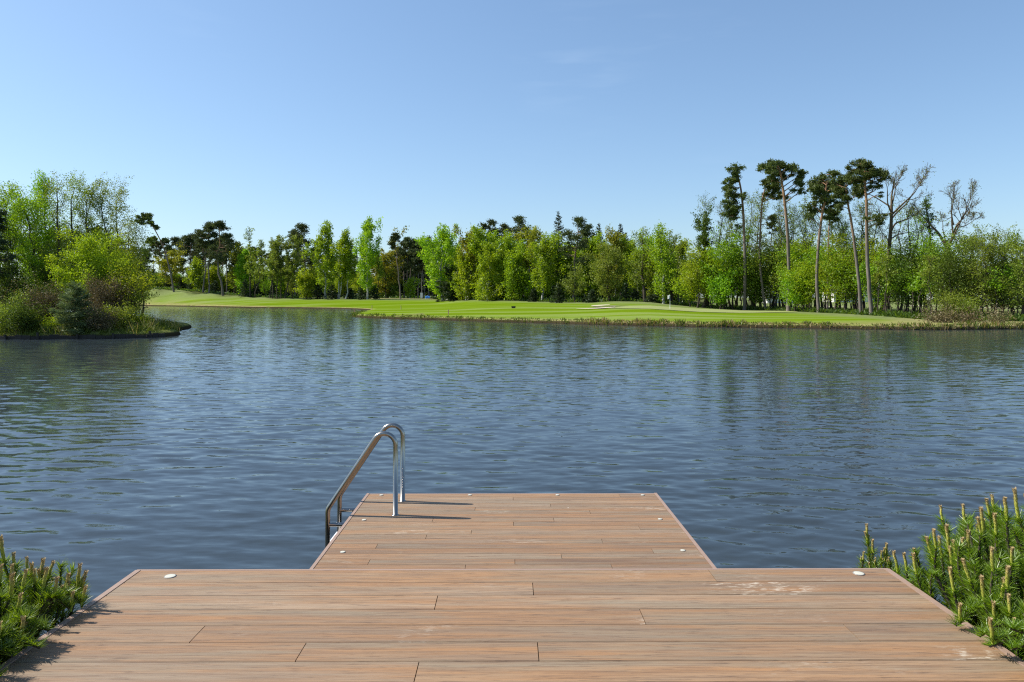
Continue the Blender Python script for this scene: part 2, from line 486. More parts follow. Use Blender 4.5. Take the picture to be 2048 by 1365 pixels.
def sheet(name, cx, cy, rx, ry, mat, lift=.05, rot=0.0, nr=7, na=40, lobes=.15, seed=1, dz=None):
    rg = np.random.default_rng(seed); ph = rg.uniform(0, 6.28, 3)
    th = np.linspace(0, 2*math.pi, na, endpoint=False)
    rad = 1 + lobes*(np.sin(2*th+ph[0])+.6*np.sin(3*th+ph[1])+.4*np.sin(5*th+ph[2]))
    P = []
    for i in range(nr+1):
        f = max(i/nr, .001)
        X = f*rx*rad*np.cos(th); Y_ = f*ry*rad*np.sin(th)
        P.append(np.column_stack([cx+X*math.cos(rot)-Y_*math.sin(rot), cy+X*math.sin(rot)+Y_*math.cos(rot)]))
    P = np.concatenate(P); Z = terrain(P)+lift
    if dz is not None: Z = Z + dz(P)
    i = np.arange(nr)[:, None]*na; j = np.arange(na)[None]; k = (j+1) % na
    vb = VB(); vb.add(np.column_stack([P, Z]), np.stack([i+j, i+na+j, i+na+k, i+k], -1).reshape(-1, 4))
    o = vb.build(name, mat); o['kind'] = 'structure'
    return o
gc = at_depth(1395, 619, 96)
sheet('putting_green', gc[0]+1, 98, 12.5, 7.0, simple('green_turf', (.235, .255, .075), (.20, .235, .065), .95, (.3, .3, .3)), .05, .0, lobes=.06, seed=3)
sand = simple('bunker_sand', (.52, .46, .34), (.45, .39, .28), .95, (2, 2, 2), 0, .3)
b1 = at_depth(1195, 622, 99)
sheet('sand_bunker', b1[0], 99, 3.1, 1.3, sand, .10, R(6), lobes=.12, seed=5)
b2 = at_depth(1202, 616, 106)
sheet('sand_bunker', b2[0], 107, 1.5, 1.6, sand, .16, 0, lobes=.08, seed=9)
bb = at_depth(1215, 617, 103)
sheet('bunker_lip', bb[0]+.3, 103.5, 2.7, .9, simple('bunker_lip_soil', (.17, .13, .075), (.12, .12, .05), .95, (3, 3, 3)), .14, R(6), lobes=.1, seed=11)

# ------------------------------------------------------------------ water with real ripples
def water():
    rg = np.random.default_rng(21)
    ang = np.concatenate([np.linspace(-80, -40, 60, endpoint=False), np.linspace(-40, 40, 760), np.linspace(40.5, 80, 60)])
    r = [3.0]
    while r[-1] < 420: r.append(r[-1]*1.0046 + .003)
    r = np.array(r); a = np.radians(ang)
    X = r[:, None]*np.sin(a)[None]; Y_ = r[:, None]*np.cos(a)[None]
    Z = np.zeros_like(X)
    step = np.gradient(r)[:, None]
    # slow gust pattern
    gust = 1 + .35*np.sin(X*.13+.5*np.sin(Y_*.09))*np.sin(Y_*.21+.7*np.sin(X*.07)+1) + .25*np.sin(X*.4-Y_*.33+2)
    ncomp = 70
    lam = np.exp(rg.uniform(math.log(.12), math.log(.75), ncomp))
    dirs = np.radians(rg.normal(262, 26, ncomp))
    for l, d in zip(lam, dirs):
        k = 2*math.pi/l
        sl = .0108*(1.0 if l > .22 else .8)*rg.uniform(.6, 1.3)
        fade = np.clip((l/step - 2.0)/1.6, 0, 1)
        ph = k*(X*math.cos(d)+Y_*math.sin(d)) + rg.uniform(0, 6.28) + .9*np.sin(X*.31*rg.uniform(.5, 1.5)+rg.uniform(0, 6))+.9*np.sin(Y_*.23*rg.uniform(.5, 1.5)+rg.uniform(0, 6))
        Z += sl/k*np.sin(ph)*gust*fade
    n, mth = X.shape
    i = np.arange(n-1)[:, None]*mth; j = np.arange(mth-1)[None]
    vb = VB(); vb.add(np.stack([X, Y_, Z], -1).reshape(-1, 3), np.stack([i+j, i+mth+j, i+mth+j+1, i+j+1], -1).reshape(-1, 4))
    m, N, L, out = newmat('lake_water')
    p = N.new('ShaderNodeBsdfPrincipled')
    p.inputs['Base Color'].default_value = (.030, .040, .046, 1)
    p.inputs['Specular Tint'].default_value = (1, 1, 1, 1)
    p.inputs['Roughness'].default_value = .03
    p.inputs['IOR'].default_value = 1.333
    tcw = N.new('ShaderNodeTexCoord'); acc = None
    gnode = N.new('ShaderNodeNewGeometry')
    for sc_, rz_, k in (((1.4, 5.4, 1), -9, (.075, .22, 0)), ((4.5, 16, 1), 12, (.06, .18, 0))):
        mw = N.new('ShaderNodeMapping'); mw.inputs['Scale'].default_value = sc_; mw.inputs['Rotation'].default_value = (0, 0, R(rz_))
        L.new(tcw.outputs['Object'], mw.inputs[0])
        nw = N.new('ShaderNodeTexNoise'); nw.inputs['Scale'].default_value = 1; nw.inputs['Detail'].default_value = 2; L.new(mw.outputs[0], nw.inputs['Vector'])
        sb = N.new('ShaderNodeVectorMath'); sb.operation = 'SUBTRACT'; sb.inputs[1].default_value = (.5, .5, .5); L.new(nw.outputs['Color'], sb.inputs[0])
        ml = N.new('ShaderNodeVectorMath'); ml.operation = 'MULTIPLY_ADD'; ml.inputs[1].default_value = k; L.new(sb.outputs[0], ml.inputs[0])
        L.new(acc if acc else gnode.outputs['Normal'], ml.inputs[2]); acc = ml.outputs[0]
    bs = N.new('ShaderNodeVectorMath'); bs.operation = 'ADD'; bs.inputs[1].default_value = (0, -.024, 0); L.new(acc, bs.inputs[0])
    nv = N.new('ShaderNodeVectorMath'); nv.operation = 'NORMALIZE'; L.new(bs.outputs[0], nv.inputs[0]); L.new(nv.outputs[0], p.inputs['Normal'])
    L.new(p.outputs[0], out.inputs[0])
    o = vb.build('lake_water', m); o['kind'] = 'structure'
water()

# ------------------------------------------------------------------ tree builders
def unit(v): return v/(np.linalg.norm(v, axis=-1, keepdims=True)+1e-9)

def leaves(vb, C, size, rg, up=.35, asp=.62):
    n = len(C)
    nrm = unit(rg.normal(0, 1, (n, 3)) + np.array((0, 0, up)))
    u = unit(np.cross(nrm, rg.normal(0, 1, (n, 3)))); v = np.cross(nrm, u)
    s = (size*rg.uniform(.6, 1.35, n))[:, None]*.5
    vb.cards(C, u*s, v*s*asp)

def trunk_path(rg, H, lean=(0, 0), wob=.012, n=11, power=1.4, bend=0.0):
    t = np.linspace(0, 1, n)
    w = np.cumsum(rg.normal(0, 1, (n, 2)), 0)*wob*H; w -= w[0]
    w -= t[:, None]*w[-1][None]
    P = np.column_stack([lean[0]*t**power + w[:, 0] + bend*np.sin(t*math.pi), lean[1]*t**power + w[:, 1], t*H])
    return P

def along(P, t):
    f = np.clip(np.asarray(t), 0, 1)*(len(P)-1); i = np.minimum(f.astype(int), len(P)-2)
    return P[i] + (P[i+1]-P[i])*(f-i)[:, None]

def broad(rg, H, r0, prof, cb=.2, nb=34, subs=5, elev=(15, 60), leaf=.25, nl=4000, clump=.45, hang=0.0, lean=(0, 0), wob=.012,
          bow=.15, sides=6, twig=0.0, low_fade=0.0, top_bare=0.0, twin=None, bend=0.0):
    """trunk + limbs, crown of leaf clumps. prof(t) gives the crown radius at relative crown height t"""
    T, C = VB(), VB()
    P = trunk_path(rg, H, lean, wob, bend=bend)
    T.tube(P, r0*np.linspace(1, .1, len(P))**.85*np.concatenate([[1.35], np.ones(len(P)-1)]), sides)
    stems = [P]
    if twin:
        P2 = trunk_path(rg, H*.93, (lean[0]+twin, lean[1]), wob); P2[:, 0] += .3*np.sign(twin)
        T.tube(P2, r0*.85*np.linspace(1, .1, len(P2))**.85, sides); stems.append(P2)
    A, B, ra = [], [], []
    wts = []
    for i in range(nb):
        S = stems[i % len(stems)]
        tc = ((i+rg.uniform(0, 1))/nb)
        t = cb + (1-cb)*tc*.98
        st = along(S, [t])[0]
        az = i*2.39996 + rg.normal(0, .5)
        el = R(elev[0] + (elev[1]-elev[0])*tc + rg.normal(0, 9))
        Lb = max(.25, prof(tc)*rg.uniform(.45, 1.4))/max(math.cos(el), .45)
        d = np.array((math.cos(az)*math.cos(el), math.sin(az)*math.cos(el), math.sin(el)))
        s = np.linspace(0, 1, 5)[:, None]
        pth = st + d*Lb*s + np.array((0, 0, 1))*Lb*bow*s*s + rg.normal(0, .03, (5, 3))*Lb*s
        rb = max(r0*(1-t)*.42, r0*.06)
        T.tube(pth, np.maximum(np.linspace(rb, rb*.25, 5), twig), 4)
        for k in range(subs):
            sp_ = rg.uniform(.25, 1.0)
            q = along(pth, [sp_])[0]
            dd = unit(d + rg.normal(0, .75, 3)); ln = Lb*rg.uniform(.22, .5)*(1.15-sp_*.4)
            A.append(q); B.append(q + dd*ln); ra.append(rb*.3); wts.append(ln*(1 - top_bare*tc)*(1-low_fade*(1-tc)))
    A, B, ra, wts = map(np.array, (A, B, ra, wts))
    T.segs(A, B, np.maximum(ra, twig), np.maximum(ra*.3, twig*.8), 3)
    wts = np.clip(wts, 1e-4, None)
    # clumps keep light gaps between them
    nl = int(nl*1.35); idx = rg.choice(len(A), nl, p=wts/wts.sum())
    s = rg.beta(2, 1.3, nl)[:, None]
    pos = A[idx] + (B[idx]-A[idx])*s + np.clip(rg.normal(0, 1, (nl, 3)), -2, 2)*clump*np.array((1, 1, .8))
    if hang: pos[:, 2] -= rg.uniform(0, 1, nl)**1.3*hang
    pos = pos[pos[:, 2] > .1]
    kz = max(.86, H/max(np.percentile(pos[:, 2], 99.6), .5*H))
    pos[:, 2] *= kz
    for a_ in T.v: a_[:, 2] *= kz
    leaves(C, pos, leaf*1.18, rg)
    return T, C

def pads(C, centers, radii, n, rg, ln, wd, flat=.6):
    """needle tufts in flattened clumps"""
    n = int(n*1.7); w = radii**2; idx = rg.choice(len(centers), n, p=w/w.sum())
    u = unit(rg.normal(0, 1, (n, 3))); rr_ = np.minimum(np.abs(rg.normal(0, .75, n))+.1, 1.35)
    pos = centers[idx] + u*rr_[:, None]*radii[idx][:, None]*np.array((1, 1, flat))
    d = unit(u*.8 + rg.normal(0, .7, (n, 3)) + np.array((0, 0, .35)))
    sd = unit(np.cross(d, rg.normal(0, 1, (n, 3))))
    s = rg.uniform(.6, 1.3, n)[:, None]
    C.cards(pos, d*ln*.5*s, sd*wd*.5*s)

def pine(rg, H, r0, crown=.35, W=2.6, npad=26, n=2600, ln=.5, wd=.2, lean=(0, 0), bend=0.0, side=None, stubs=6, wob=.01, path=None, flat=.6):
    T, C = VB(), VB()
    P = trunk_path(rg, H, lean, wob, bend=bend) if path is None else path
    T.tube(P, r0*np.linspace(1, .22, len(P))**.9*np.concatenate([[1.3], np.ones(len(P)-1)]), 7)
    cen, rad = [], []
    for i in range(npad):
        tc = rg.uniform(0, 1)**.8
        t = 1-crown + crown*tc
        st = along(P, [min(t, .995)])[0]
        az = i*2.4 + rg.normal(0, .6)
        if side is not None and rg.uniform() < .75: az = side + rg.normal(0, .7)
        Rr = W*rg.uniform(.35, 1.05)*(math.sin(math.pi*(.18+.72*tc))**.7)*(1 if tc < .85 else .6)
        e = st + np.array((math.cos(az)*Rr, math.sin(az)*Rr, Rr*rg.uniform(-.05, .45)))
        mid = (st+e)/2 + np.array((0, 0, -.08*Rr))
        T.tube([st, mid, e], [r0*.28, r0*.2, r0*.07], 4)
        m = rg.integers(1, 4)
        for k in range(m):
            cen.append(e + rg.normal(0, .3, 3)*np.array((1, 1, .5))*W*.35); rad.append(W*rg.uniform(.22, .42))
            T.segs([mid], [cen[-1]], r0*.08, r0*.03)
    for i in range(3):
        cen.append(P[-1]+rg.normal(0, .25, 3)*W*.4); rad.append(W*.34)
    pads(C, np.array(cen), np.array(rad), n, rg, ln, wd, flat)
    for i in range(stubs):   # dead snags below the crown
        t = rg.uniform(.3, 1-crown); st = along(P, [t])[0]; az = rg.uniform(0, 6.28); l = rg.uniform(.4, 1.4)
        T.segs([st], [st+np.array((math.cos(az)*l, math.sin(az)*l, rg.uniform(-.2, .3)))], r0*.16, r0*.05)
    return T, C

def blob_pine(rg, base, Y, trunk_px, blobs, r0, n=4200, ln=.42, wd=.17, depth=1.0):
    """a pine whose trunk bends and whose clumps sit as this tree has them; real depth given by each clump's own size"""
    T, C = VB(), VB()
    pp = np.array([at_depth(px, py, Y) for px, py in trunk_px]) - base
    pp[0, 2] = -.1
    P = catmull(pp, 4); P[:, 1] += np.cumsum(rg.normal(0, .04, len(P)))
    r0 *= .88; T.tube(P, r0*np.linspace(1, .2, len(P))**.8*np.concatenate([[1.25], np.ones(len(P)-1)]), 8)
    cen, rad = [], []
    k = Y/FPX
    for (bx, by, rx, rz) in blobs:
        rx, rz = rx*1.22, rz*1.22
        c0 = at_depth(bx, by, Y)-base
        cy = rg.uniform(-1, 1)*(rx*k*depth + .6)
        c0[1] += cy
        j = np.argmin(np.linalg.norm(P-(c0+np.array((0, 0, -.35*abs(c0[0]-P[-1, 0])-.3))), axis=1)); st = P[min(j, len(P)-1)]
        mid = (st+c0)/2 + np.array((0, 0, .1))+rg.normal(0, .12, 3)
        T.tube([st, mid, c0], [r0*.3, r0*.2, r0*.07], 5)
        npd = max(5, int(rx*rz/14))
        for i in range(npd):
            o = unit(rg.normal(0, 1, 3))*rg.uniform(.2, 1)**.5*np.array((rx*k*.95, rx*k*.95, rz*k*.9))
            cen.append(c0+o); rad.append(min(rx, rz*1.6)*k*rg.uniform(.3, .55))
            T.segs([mid if rg.uniform() < .5 else c0], [cen[-1]], r0*.09, r0*.03)
    pads(C, np.array(cen), np.array(rad), n, rg, ln, wd)
    for i in range(6):
        t = rg.uniform(.35, .7); st = along(P, [t])[0]; az = rg.uniform(0, 6.28); l = rg.uniform(.3, 1.0)
        T.segs([st], [st+np.array((math.cos(az)*l, math.sin(az)*l, rg.uniform(-.2, .3)))], r0*.14, r0*.05)
    return T, C

def spruce(rg, H, W, n=2600, ln=.5, wd=.18, r0=.2, cb=.06):
    T, C = VB(), VB()
    P = trunk_path(rg, H, (0, 0), .004)
    T.tube(P, r0*np.linspace(1, .08, len(P)), 6)
    pos, dirs = [], []
    nb = int(18 + H*4.5); A, B = [], []
    for i in range(nb):
        tc = (i+rg.uniform())/nb; z = H*(cb+(1-cb)*tc)
        Lb = W*(1-tc)**.8*rg.uniform(.7, 1.15)+.12
        az = i*2.4+rg.normal(0, .3); d = np.array((math.cos(az), math.sin(az), -.28+.75*tc))
        st = np.array((P[-1, 0]*tc, 0, z)); A.append(st); B.append(st+d*Lb)
    A, B = np.array(A), np.array(B); T.segs(A, B, r0*.2, r0*.05)
    ll = np.linalg.norm(B-A, axis=1); idx = rg.choice(len(A), n, p=ll/ll.sum()); s = rg.uniform(.12, 1.03, n)[:, None]
    pos = A[idx]+(B[idx]-A[idx])*s + np.array((0, 0, .12))*ll[idx][:, None]*s*s
    side = np.cross(unit(B[idx]-A[idx]), np.array((0, 0, 1.0)))
    spread = (.10+.22*ll[idx]*(1.05-s[:, 0]))[:, None]
    pos = pos + side*rg.normal(0, 1, (n, 1))*spread + rg.normal(0, .05, (n, 3)); pos[:, 2] -= rg.uniform(0, .22, n)*np.minimum(ll[idx], 1)
    d = unit(unit(B[idx]-A[idx])*.8+side*rg.normal(0, .6, (n, 1))+rg.normal(0, .25, (n, 3))+np.array((0, 0, .12)))
    sd_v = unit(np.cross(d, rg.normal(0, 1, (n, 3))+np.array((0, 0, 1.5))))
    k = rg.uniform(.6, 1.3, n)[:, None]
    C.cards(pos, d*ln*.5*k, sd_v*wd*.5*k)
    return T, C

def forked(rg, starts, depth, leaf, nl, spread=.55, ratio=.72, up=.18, clump=.35, kids=(2, 4)):
    """open crowned tree of repeated forks. starts: list of (polyline, r_start, r_end, length of next fork)"""
    T, C = VB(), VB(); tips = []; A, B, RA, RB = [], [], [], []
    def go(p, d, L_, r, dep):
        n = 3; q = p
        for i in range(n):
            d = unit(d + rg.normal(0, .13, 3) + np.array((0, 0, up*.3)))
            q2 = q + d*L_/n
            A.append(q); B.append(q2); RA.append(r*(1-.12*i)); RB.append(r*(1-.12*(i+1))); q = q2
            if dep <= 2: tips.append(q)
            if i < n-1 and dep > 1 and rg.uniform() < .55:
                go(q, unit(d+rg.normal(0, spread, 3)+np.array((0, 0, up))), L_*ratio*.75, r*.45, dep-1)
        if dep > 1:
            for k in range(rg.integers(*kids)):
                go(q, unit(d+rg.normal(0, spread, 3)+np.array((0, 0, up))), L_*ratio*rg.uniform(.75, 1.1), r*.58, dep-1)
    for poly, r1, r2, Ln in starts:
        poly = catmull(poly, 4)
        T.tube(poly, np.linspace(r1, r2, len(poly)), 7)
        Ln *= 1.35; go(poly[-1], unit(poly[-1]-poly[-2]), Ln, r2*.9, depth)
        if depth >= 4: go(poly[-3], unit(poly[-1]-poly[-2]+rg.normal(0, spread, 3)), Ln*.8, r2*.6, depth-1)
    T.segs(np.array(A), np.array(B), np.maximum(RA, .013), np.maximum(RB, .011), 4)
    tips = np.array(tips); idx = rg.integers(0, len(tips), nl)
    leaves(C, tips[idx]+rg.normal(0, clump, (nl, 3)), leaf, rg)
    return T, C

# crown outlines
def P_BIRCH(w):
    a, b_ = RNG.uniform(0, 6.28), RNG.uniform(5, 11)
    return lambda t: w*(.62+.42*math.sin(math.pi*(t*.8+.12)))*(1-.62*t**2.4)*(1+.24*math.sin(t*b_+a))*.86
P_ROUND = lambda w: (lambda t: w*max(.25, math.sin(math.pi*(.12+.8*t)))**.8)
P_COL = lambda w: (lambda t: w*(.8-.45*t+.2*math.sin(t*9)))
P_BUSH = lambda w: (lambda t: w*math.cos(t*1.35)**.6)
P_TOP = lambda w: (lambda t: w*max(.2, math.sin(math.pi*(.2+.62*t))))

TREES = {}
def place(kind, name, px, Y, TC, label, bark, leafm, cat='tree', group=None, base=None, rz=0.0, trunk='trunk', crown='crown'):
    if base is None:
        xy = at_depth(px, 600, Y)[:2]; base = (xy[0], Y, ground_z(xy[0], Y)-.05)
    o = thing(name, label, cat, base, (0, 0, rz), group)
    T, C = TC
    if T.n: T.build(trunk, M[bark], o)
    if C.n: C.build(crown, M[leafm], o)
    TREES.setdefault(kind, []).append(o)
    return o

def spot(px, Y, top):
    Y = adj(px, Y)
    xy = at_depth(px, 600, Y)[:2]; gz = ground_z(xy[0], Y)
    return (xy[0], Y, gz-.05), at_depth(px, top, Y)[2]-gz

seed = [100]
def rg_():
    seed[0] += 1
    return np.random.default_rng(seed[0])

def t_birch(px, Y, top, label, w=2.6, leafm='birch', nl=5200, cb=.14, bark='bark_birch', hang=1.5, toppx=None, r0=.17, group=None, name='birch_tree', **k):
    base, H = spot(px, Y, top); lf = Y*.0021
    lean = ((toppx-px)/FPX*Y, 0) if toppx is not None else (0, 0)
    return place('birch', name, px, Y, broad(rg_(), H, r0, P_BIRCH(w), cb, 38, 6, (25, 68), lf, nl, .32, hang, lean, **k), label, bark, leafm, base=base, group=group)

def t_slim(px, Y, top, label, w=1.5, leafm='alder', nl=1300, cb=.35, bark='bark_dark', toppx=None, r0=.15, group=None, name='alder_tree', top_bare=.5, leafk=.0016, nb=26, **k):
    base, H = spot(px, Y, top); lf = Y*leafk
    if Y < 130 and name == 'alder_tree': r0 *= 1.5; nl = int(nl*.85)
    lean = ((toppx-px)/FPX*Y, 0) if toppx is not None else (0, 0)
    return place('slim', name, px, Y, broad(rg_(), H, r0, P_COL(w), cb, int(nb*1.3), 12, (28, 66), lf, int(nl*1.5), .2, 0, lean, wob=.014, twig=Y*.0001, top_bare=top_bare, **k), label, bark, leafm, base=base, group=group)

def t_round(px, Y, top, label, w=3.0, leafm='maple', nl=6500, cb=.1, bark='bark_dark', r0=.14, group=None, name='maple_tree', leafk=.0021, cat='tree', prof=None, **k):
    base, H = spot(px, Y, top); lf = Y*leafk
    kk = dict(elev=(12, 65), clump=.42); kk.update(k)
    return place('round', name, px, Y, broad(rg_(), H, r0, (prof or P_ROUND)(w), cb, 40, 7, leaf=lf, nl=nl, **kk), label, bark, leafm, base=base, group=group, cat=cat)

def t_pine(px, Y, top, label, W=2.4, crown=.36, n=1700, toppx=None, r0=.2, group=None, leafm='pine_far', **k):
    base, H = spot(px, Y, top)
    lean = ((toppx-px)/FPX*Y, 0) if toppx is not None else (0, 0)
    return place('pine', 'pine_tree', px, Y, pine(rg_(), H, r0, min(.6, crown*1.25), W*.85, 26, int(n*1.2), Y*.0028, Y*.0011, lean, **k), label, 'bark_pine', leafm, base=base, group=group)

def t_spruce(px, Y, top, label, W=2.0, n=2200, group=None, r0=.18, **k):
    base, H = spot(px, Y, top)
    return place('spruce', 'spruce_tree', px, Y, spruce(rg_(), H, W, n, Y*.0030, Y*.0011, r0, **k), label, 'bark_dark', 'spruce', base=base, group=group)

# ------------------------------------------------------------------ far bank, left to right
def blobp(px, Y, trunk, blobs, label, r0=.28, n=4200, leafm='pine', **k):
    Y = adj(px, Y); xy = at_depth(px, 600, Y)[:2]; base = np.array((xy[0], Y, ground_z(xy[0], Y)-.05))
    return place('pine', 'pine_tree', px, Y, blob_pine(rg_(), base, Y, trunk, blobs, r0, int(n*1.7), Y*.0030, Y*.0012, **k), label, 'bark_pine', leafm, base=tuple(base))

blobp(348, 203, [(348, 580), (342, 550), (330, 505), (315, 470), (300, 446), (288, 436)],
      [(286, 436, 9, 6), (294, 434, 9, 6), (281, 443, 7, 6), (301, 444, 8, 7), (306, 455, 7, 6), (325, 482, 6, 5), (332, 498, 4, 3), (291, 446, 6, 5)],
      'tall pine leaning far left with its top bent over', .3, 1500)
blobp(333, 226, [(334, 574), (331, 545), (323, 515), (314, 492), (308, 483)],
      [(304, 482, 6, 6), (309, 478, 6, 6), (302, 492, 5, 6), (311, 488, 5, 5)], 'smaller leaning pine behind and left of the tall bent pine', .2, 900)
t_round(343, 216, 512, 'golden round tree behind the leaning pine', 3.6, 'gold', 2600, .2, name='oak_tree')
t_pine(383, 222, 474, 'pine with a layered crown at the left edge of the big pine clump', 4.2, .4, 2000)
t_pine(400, 212, 462, 'slender pine on the left of the big pine clump', 3.2, .4, 1900)
t_pine(406, 200, 449, 'tallest flat topped pine of the left pine clump', 3.6, .34, 2300, toppx=421, r0=.26)
t_pine(418, 199, 452, 'straight red trunked pine in the middle of the left pine clump', 2.6, .35, 1700, r0=.24)
t_pine(446, 194, 446, 'pine with a curved orange trunk at the right of the left pine clump', 3.8, .5, 2600, toppx=440, r0=.32, bend=-1.6)
t_pine(454, 205, 470, 'bushy dark pine at the right edge of the left pine clump', 3.2, .55, 2200)
t_birch(393, 208, 522, 'small light green birch under the left pine clump', 2.6, 'birch', 2300)
t_round(470, 205, 492, 'olive brown tree just right of the left pine clump', 3.4, 'olive', 2600, .15, name='alder_tree')
t_slim(500, 189, 456, 'pole straight dark tree with a bare spike top right of the pine clump', 1.7, 'alder', 1000, .3, top_bare=.9, r0=.2)
t_slim(511, 186, 481, 'dark tree curving right beside the pole straight tree', 1.8, 'olive', 1000, .25, toppx=524)
t_birch(489, 200, 500, 'fresh green leafy tree behind the pole straight dark tree', 3.4, 'maple', 3300, .1, 'bark_dark', .8, name='maple_tree')
t_slim(540, 184, 471, 'left of the two dark trees that cross before the olive wood', 2.6, 'olive', 1500, .3, toppx=556)
t_slim(545, 182, 478, 'dark tree beside the crossing pair, slightly curved to the right', 2.0, 'olive', 1200, .3, toppx=553)
t_slim(554, 181, 484, 'thin straight dark tree in the row of dark trunks', 1.8, 'olive', 1100, .32)
t_slim(562, 183, 474, 'dark tree with a brownish crown in the row of dark trunks', 2.6, 'olive', 1700, .3)
t_slim(570, 181, 480, 'thin dark tree with a gentle S bend in the row of dark trunks', 2.0, 'olive', 1200, .3, toppx=576, bend=.8)
t_slim(585, 180, 470, 'rightmost of the row of dark trunks, under a broad pine crown', 2.4, 'olive', 1500, .3, toppx=592)
t_pine(607, 192, 451, 'broad dark crowned pine between the dark trunks and the birches', 4.4, .5, 2900, toppx=603, r0=.26)
t_pine(590, 196, 463, 'narrow pine just left of the broad crowned pine', 2.6, .4, 1500)
t_round(612, 178, 552, 'low lime green leafy tree left of the first birch', 2.8, 'lime', 2600, .05, name='maple_tree')
t_birch(652, 177, 446, 'leftmost of the three tall lawn birches, broad and fresh green', 3.6, 'birch', 6200, .2, r0=.24)
t_birch(676, 174, 470, 'slim middle lawn birch with two white stems', 2.2, 'birch', 3500, .3, toppx=690, twin=1.2)
t_birch(691, 173, 460, 'tall thin lawn birch right beside the double stemmed birch', 2.0, 'birch', 3000, .3)
t_birch(735, 169, 437, 'tallest lawn birch standing alone with a dark lower trunk', 3.5, 'birch', 6500, .12, r0=.24)
t_slim(754, 171, 500, 'dark slender trunk just right of the tallest lawn birch', 1.0, 'alder', 500, .4, r0=.12)
for px, yy, top, lb in ((635, 177, 566, 'dark low spruce left of the broad lawn birch'), (664, 174, 570, 'dark low spruce between the first two lawn birches'),
                        (700, 175, 577, 'small dark spruce right of the thin lawn birch'), (723, 170, 574, 'small dark spruce at the left foot of the tallest lawn birch'),
                        (749, 170, 572, 'small dark spruce at the right foot of the tallest lawn birch'), (490, 190, 560, 'round dark spruce left of the pole straight dark tree'),
                        (512, 192, 568, 'dark spruce behind the pole straight dark tree'), (547, 190, 566, 'dark spruce behind the crossing dark trunks'), (430, 204, 562, 'wide dark spruce at the foot of the curved orange pine'),
                        (385, 210, 558, 'wide dark spruce at the left foot of the pine clump'), (362, 212, 556, 'dark spruce just right of the tall leaning pine'), (338, 222, 560, 'grey green spruce at the foot of the small leaning pine')):
    t_spruce(px, yy, top, lb, 2.3, 1100, cb=.02)
t_round(772, 205, 503, 'golden brown round oak right of the tallest lawn birch', 5.0, 'gold', 4200, .15, name='oak_tree')
t_pine(801, 186, 469, 'pine with a small high crown and a long bare trunk by the golden oak', 1.9, .22, 1300, toppx=788)
t_round(775, 208, 560, 'dark green shrub below the golden oak', 3.6, 'darkgreen', 2400, .02, name='shrub', cat='shrub', prof=P_BUSH)
for px, top, lb in ((808, 484, 'thin pine second from the long bare trunked pine'), (816, 478, 'slightly leaning pine behind the sandy rough'), (829, 483, 'pale trunked pine left of the white board'),
                    (836, 486, 'dark full pine behind the white board'), (846, 480, 'pine right behind the blue tarp, crown full and dark'), (858, 479, 'dark pine partly behind the first wood edge birch')):
    t_pine(px, 212, top, lb, 3.0, .45, 1600)
t_birch(820, 208, 556, 'small fresh green birch below the pines left of the white board', 1.8, 'birch', 1100)

# central wood
t_birch(886, 160, 453, 'leftmost birch of the central wood with a dark lower trunk', 3.9, 'birch', 7500, .06, r0=.24)
t_birch(915, 159, 520, 'low leafy birch left of the golden topped birch', 2.8, 'birch', 3600, .04)
t_birch(936, 156, 455, 'thin golden topped birch with a white stem', 2.8, 'gold', 3300, .3)
t_birch(932, 155, 505, 'yellow green birch in front of the golden topped birch', 3.0, 'lime', 4000, .04)
t_birch(960, 156, 456, 'tall light green birch right of the golden topped birch', 2.9, 'birch', 5200, .1)
t_birch(975, 149, 500, 'front birch with low hanging yellow green branches, left half of the wood', 3.0, 'lime', 5000, .03, toppx=982)
t_birch(987, 157, 464, 'birch with a dense green crown below the first dark pine top', 2.8, 'birch', 5000, .1)
t_pine(982, 168, 443, 'pine showing one dark round top above the birches', 2.6, .25, 1400)
t_pine(1008, 170, 452, 'lower dark pine top between the two round pine tops', 2.4, .25, 1100)
t_pine(1037, 166, 437, 'highest dark pine top above the middle birches', 3.4, .3, 2000)
t_birch(1014, 150, 468, 'bright birch below the lower dark pine top', 3.0, 'birch', 5600, .08)
t_birch(1033, 147, 492, 'full fresh green birch left of the white stemmed birch', 3.0, 'birch', 5600, .03)
t_round(1028, 145, 540, 'low bushy bright maple at the wood edge left of the white stemmed birch', 2.2, 'maple', 3000, .05)
t_birch(1060, 153, 456, 'broad light green birch with an orange tinge at the very top', 3.2, 'gold', 5200, .1)
t_birch(1084, 141, 468, 'white stemmed birch with a clear slender trunk at the wood edge', 2.7, 'birch', 5200, .2, r0=.2, toppx=1092)
t_birch(1068, 145, 545, 'low light green birch at the left of the white stemmed birch', 1.9, 'birch', 2200, .03)
t_spruce(1117, 150, 422, 'tallest spruce with a pointed dark top', 2.9, 3200, r0=.24, cb=.3)
t_pine(1147, 139, 440, 'spiky topped dark pine with a reddish trunk, right of the tallest spruce', 3.2, .55, 3200, toppx=1156, r0=.24)
t_pine(1175, 152, 452, 'dark pine top right of the spiky topped pine', 2.2, .3, 1300)
t_spruce(1198, 158, 446, 'small pointed spruce top above the green birches', 2.3, 2000, cb=.4)
t_spruce(1241, 156, 448, 'pointed dark spruce top right of the golden crown', 2.4, 2200, cb=.4)
t_spruce(1252, 157, 465, 'lower dark spruce beside the pointed spruce right of the golden crown', 2.2, 1500, cb=.4)
t_birch(1106, 148, 470, 'bright birch partly in front of the tallest spruce', 2.4, 'birch', 3600, .1)
t_birch(1131, 147, 490, 'green birch between the tallest spruce and the reddish trunk', 2.2, 'birch', 3200, .06)
t_birch(1168, 146, 478, 'tall bright birch right of the reddish pine trunk', 2.6, 'maple', 5200, .1)
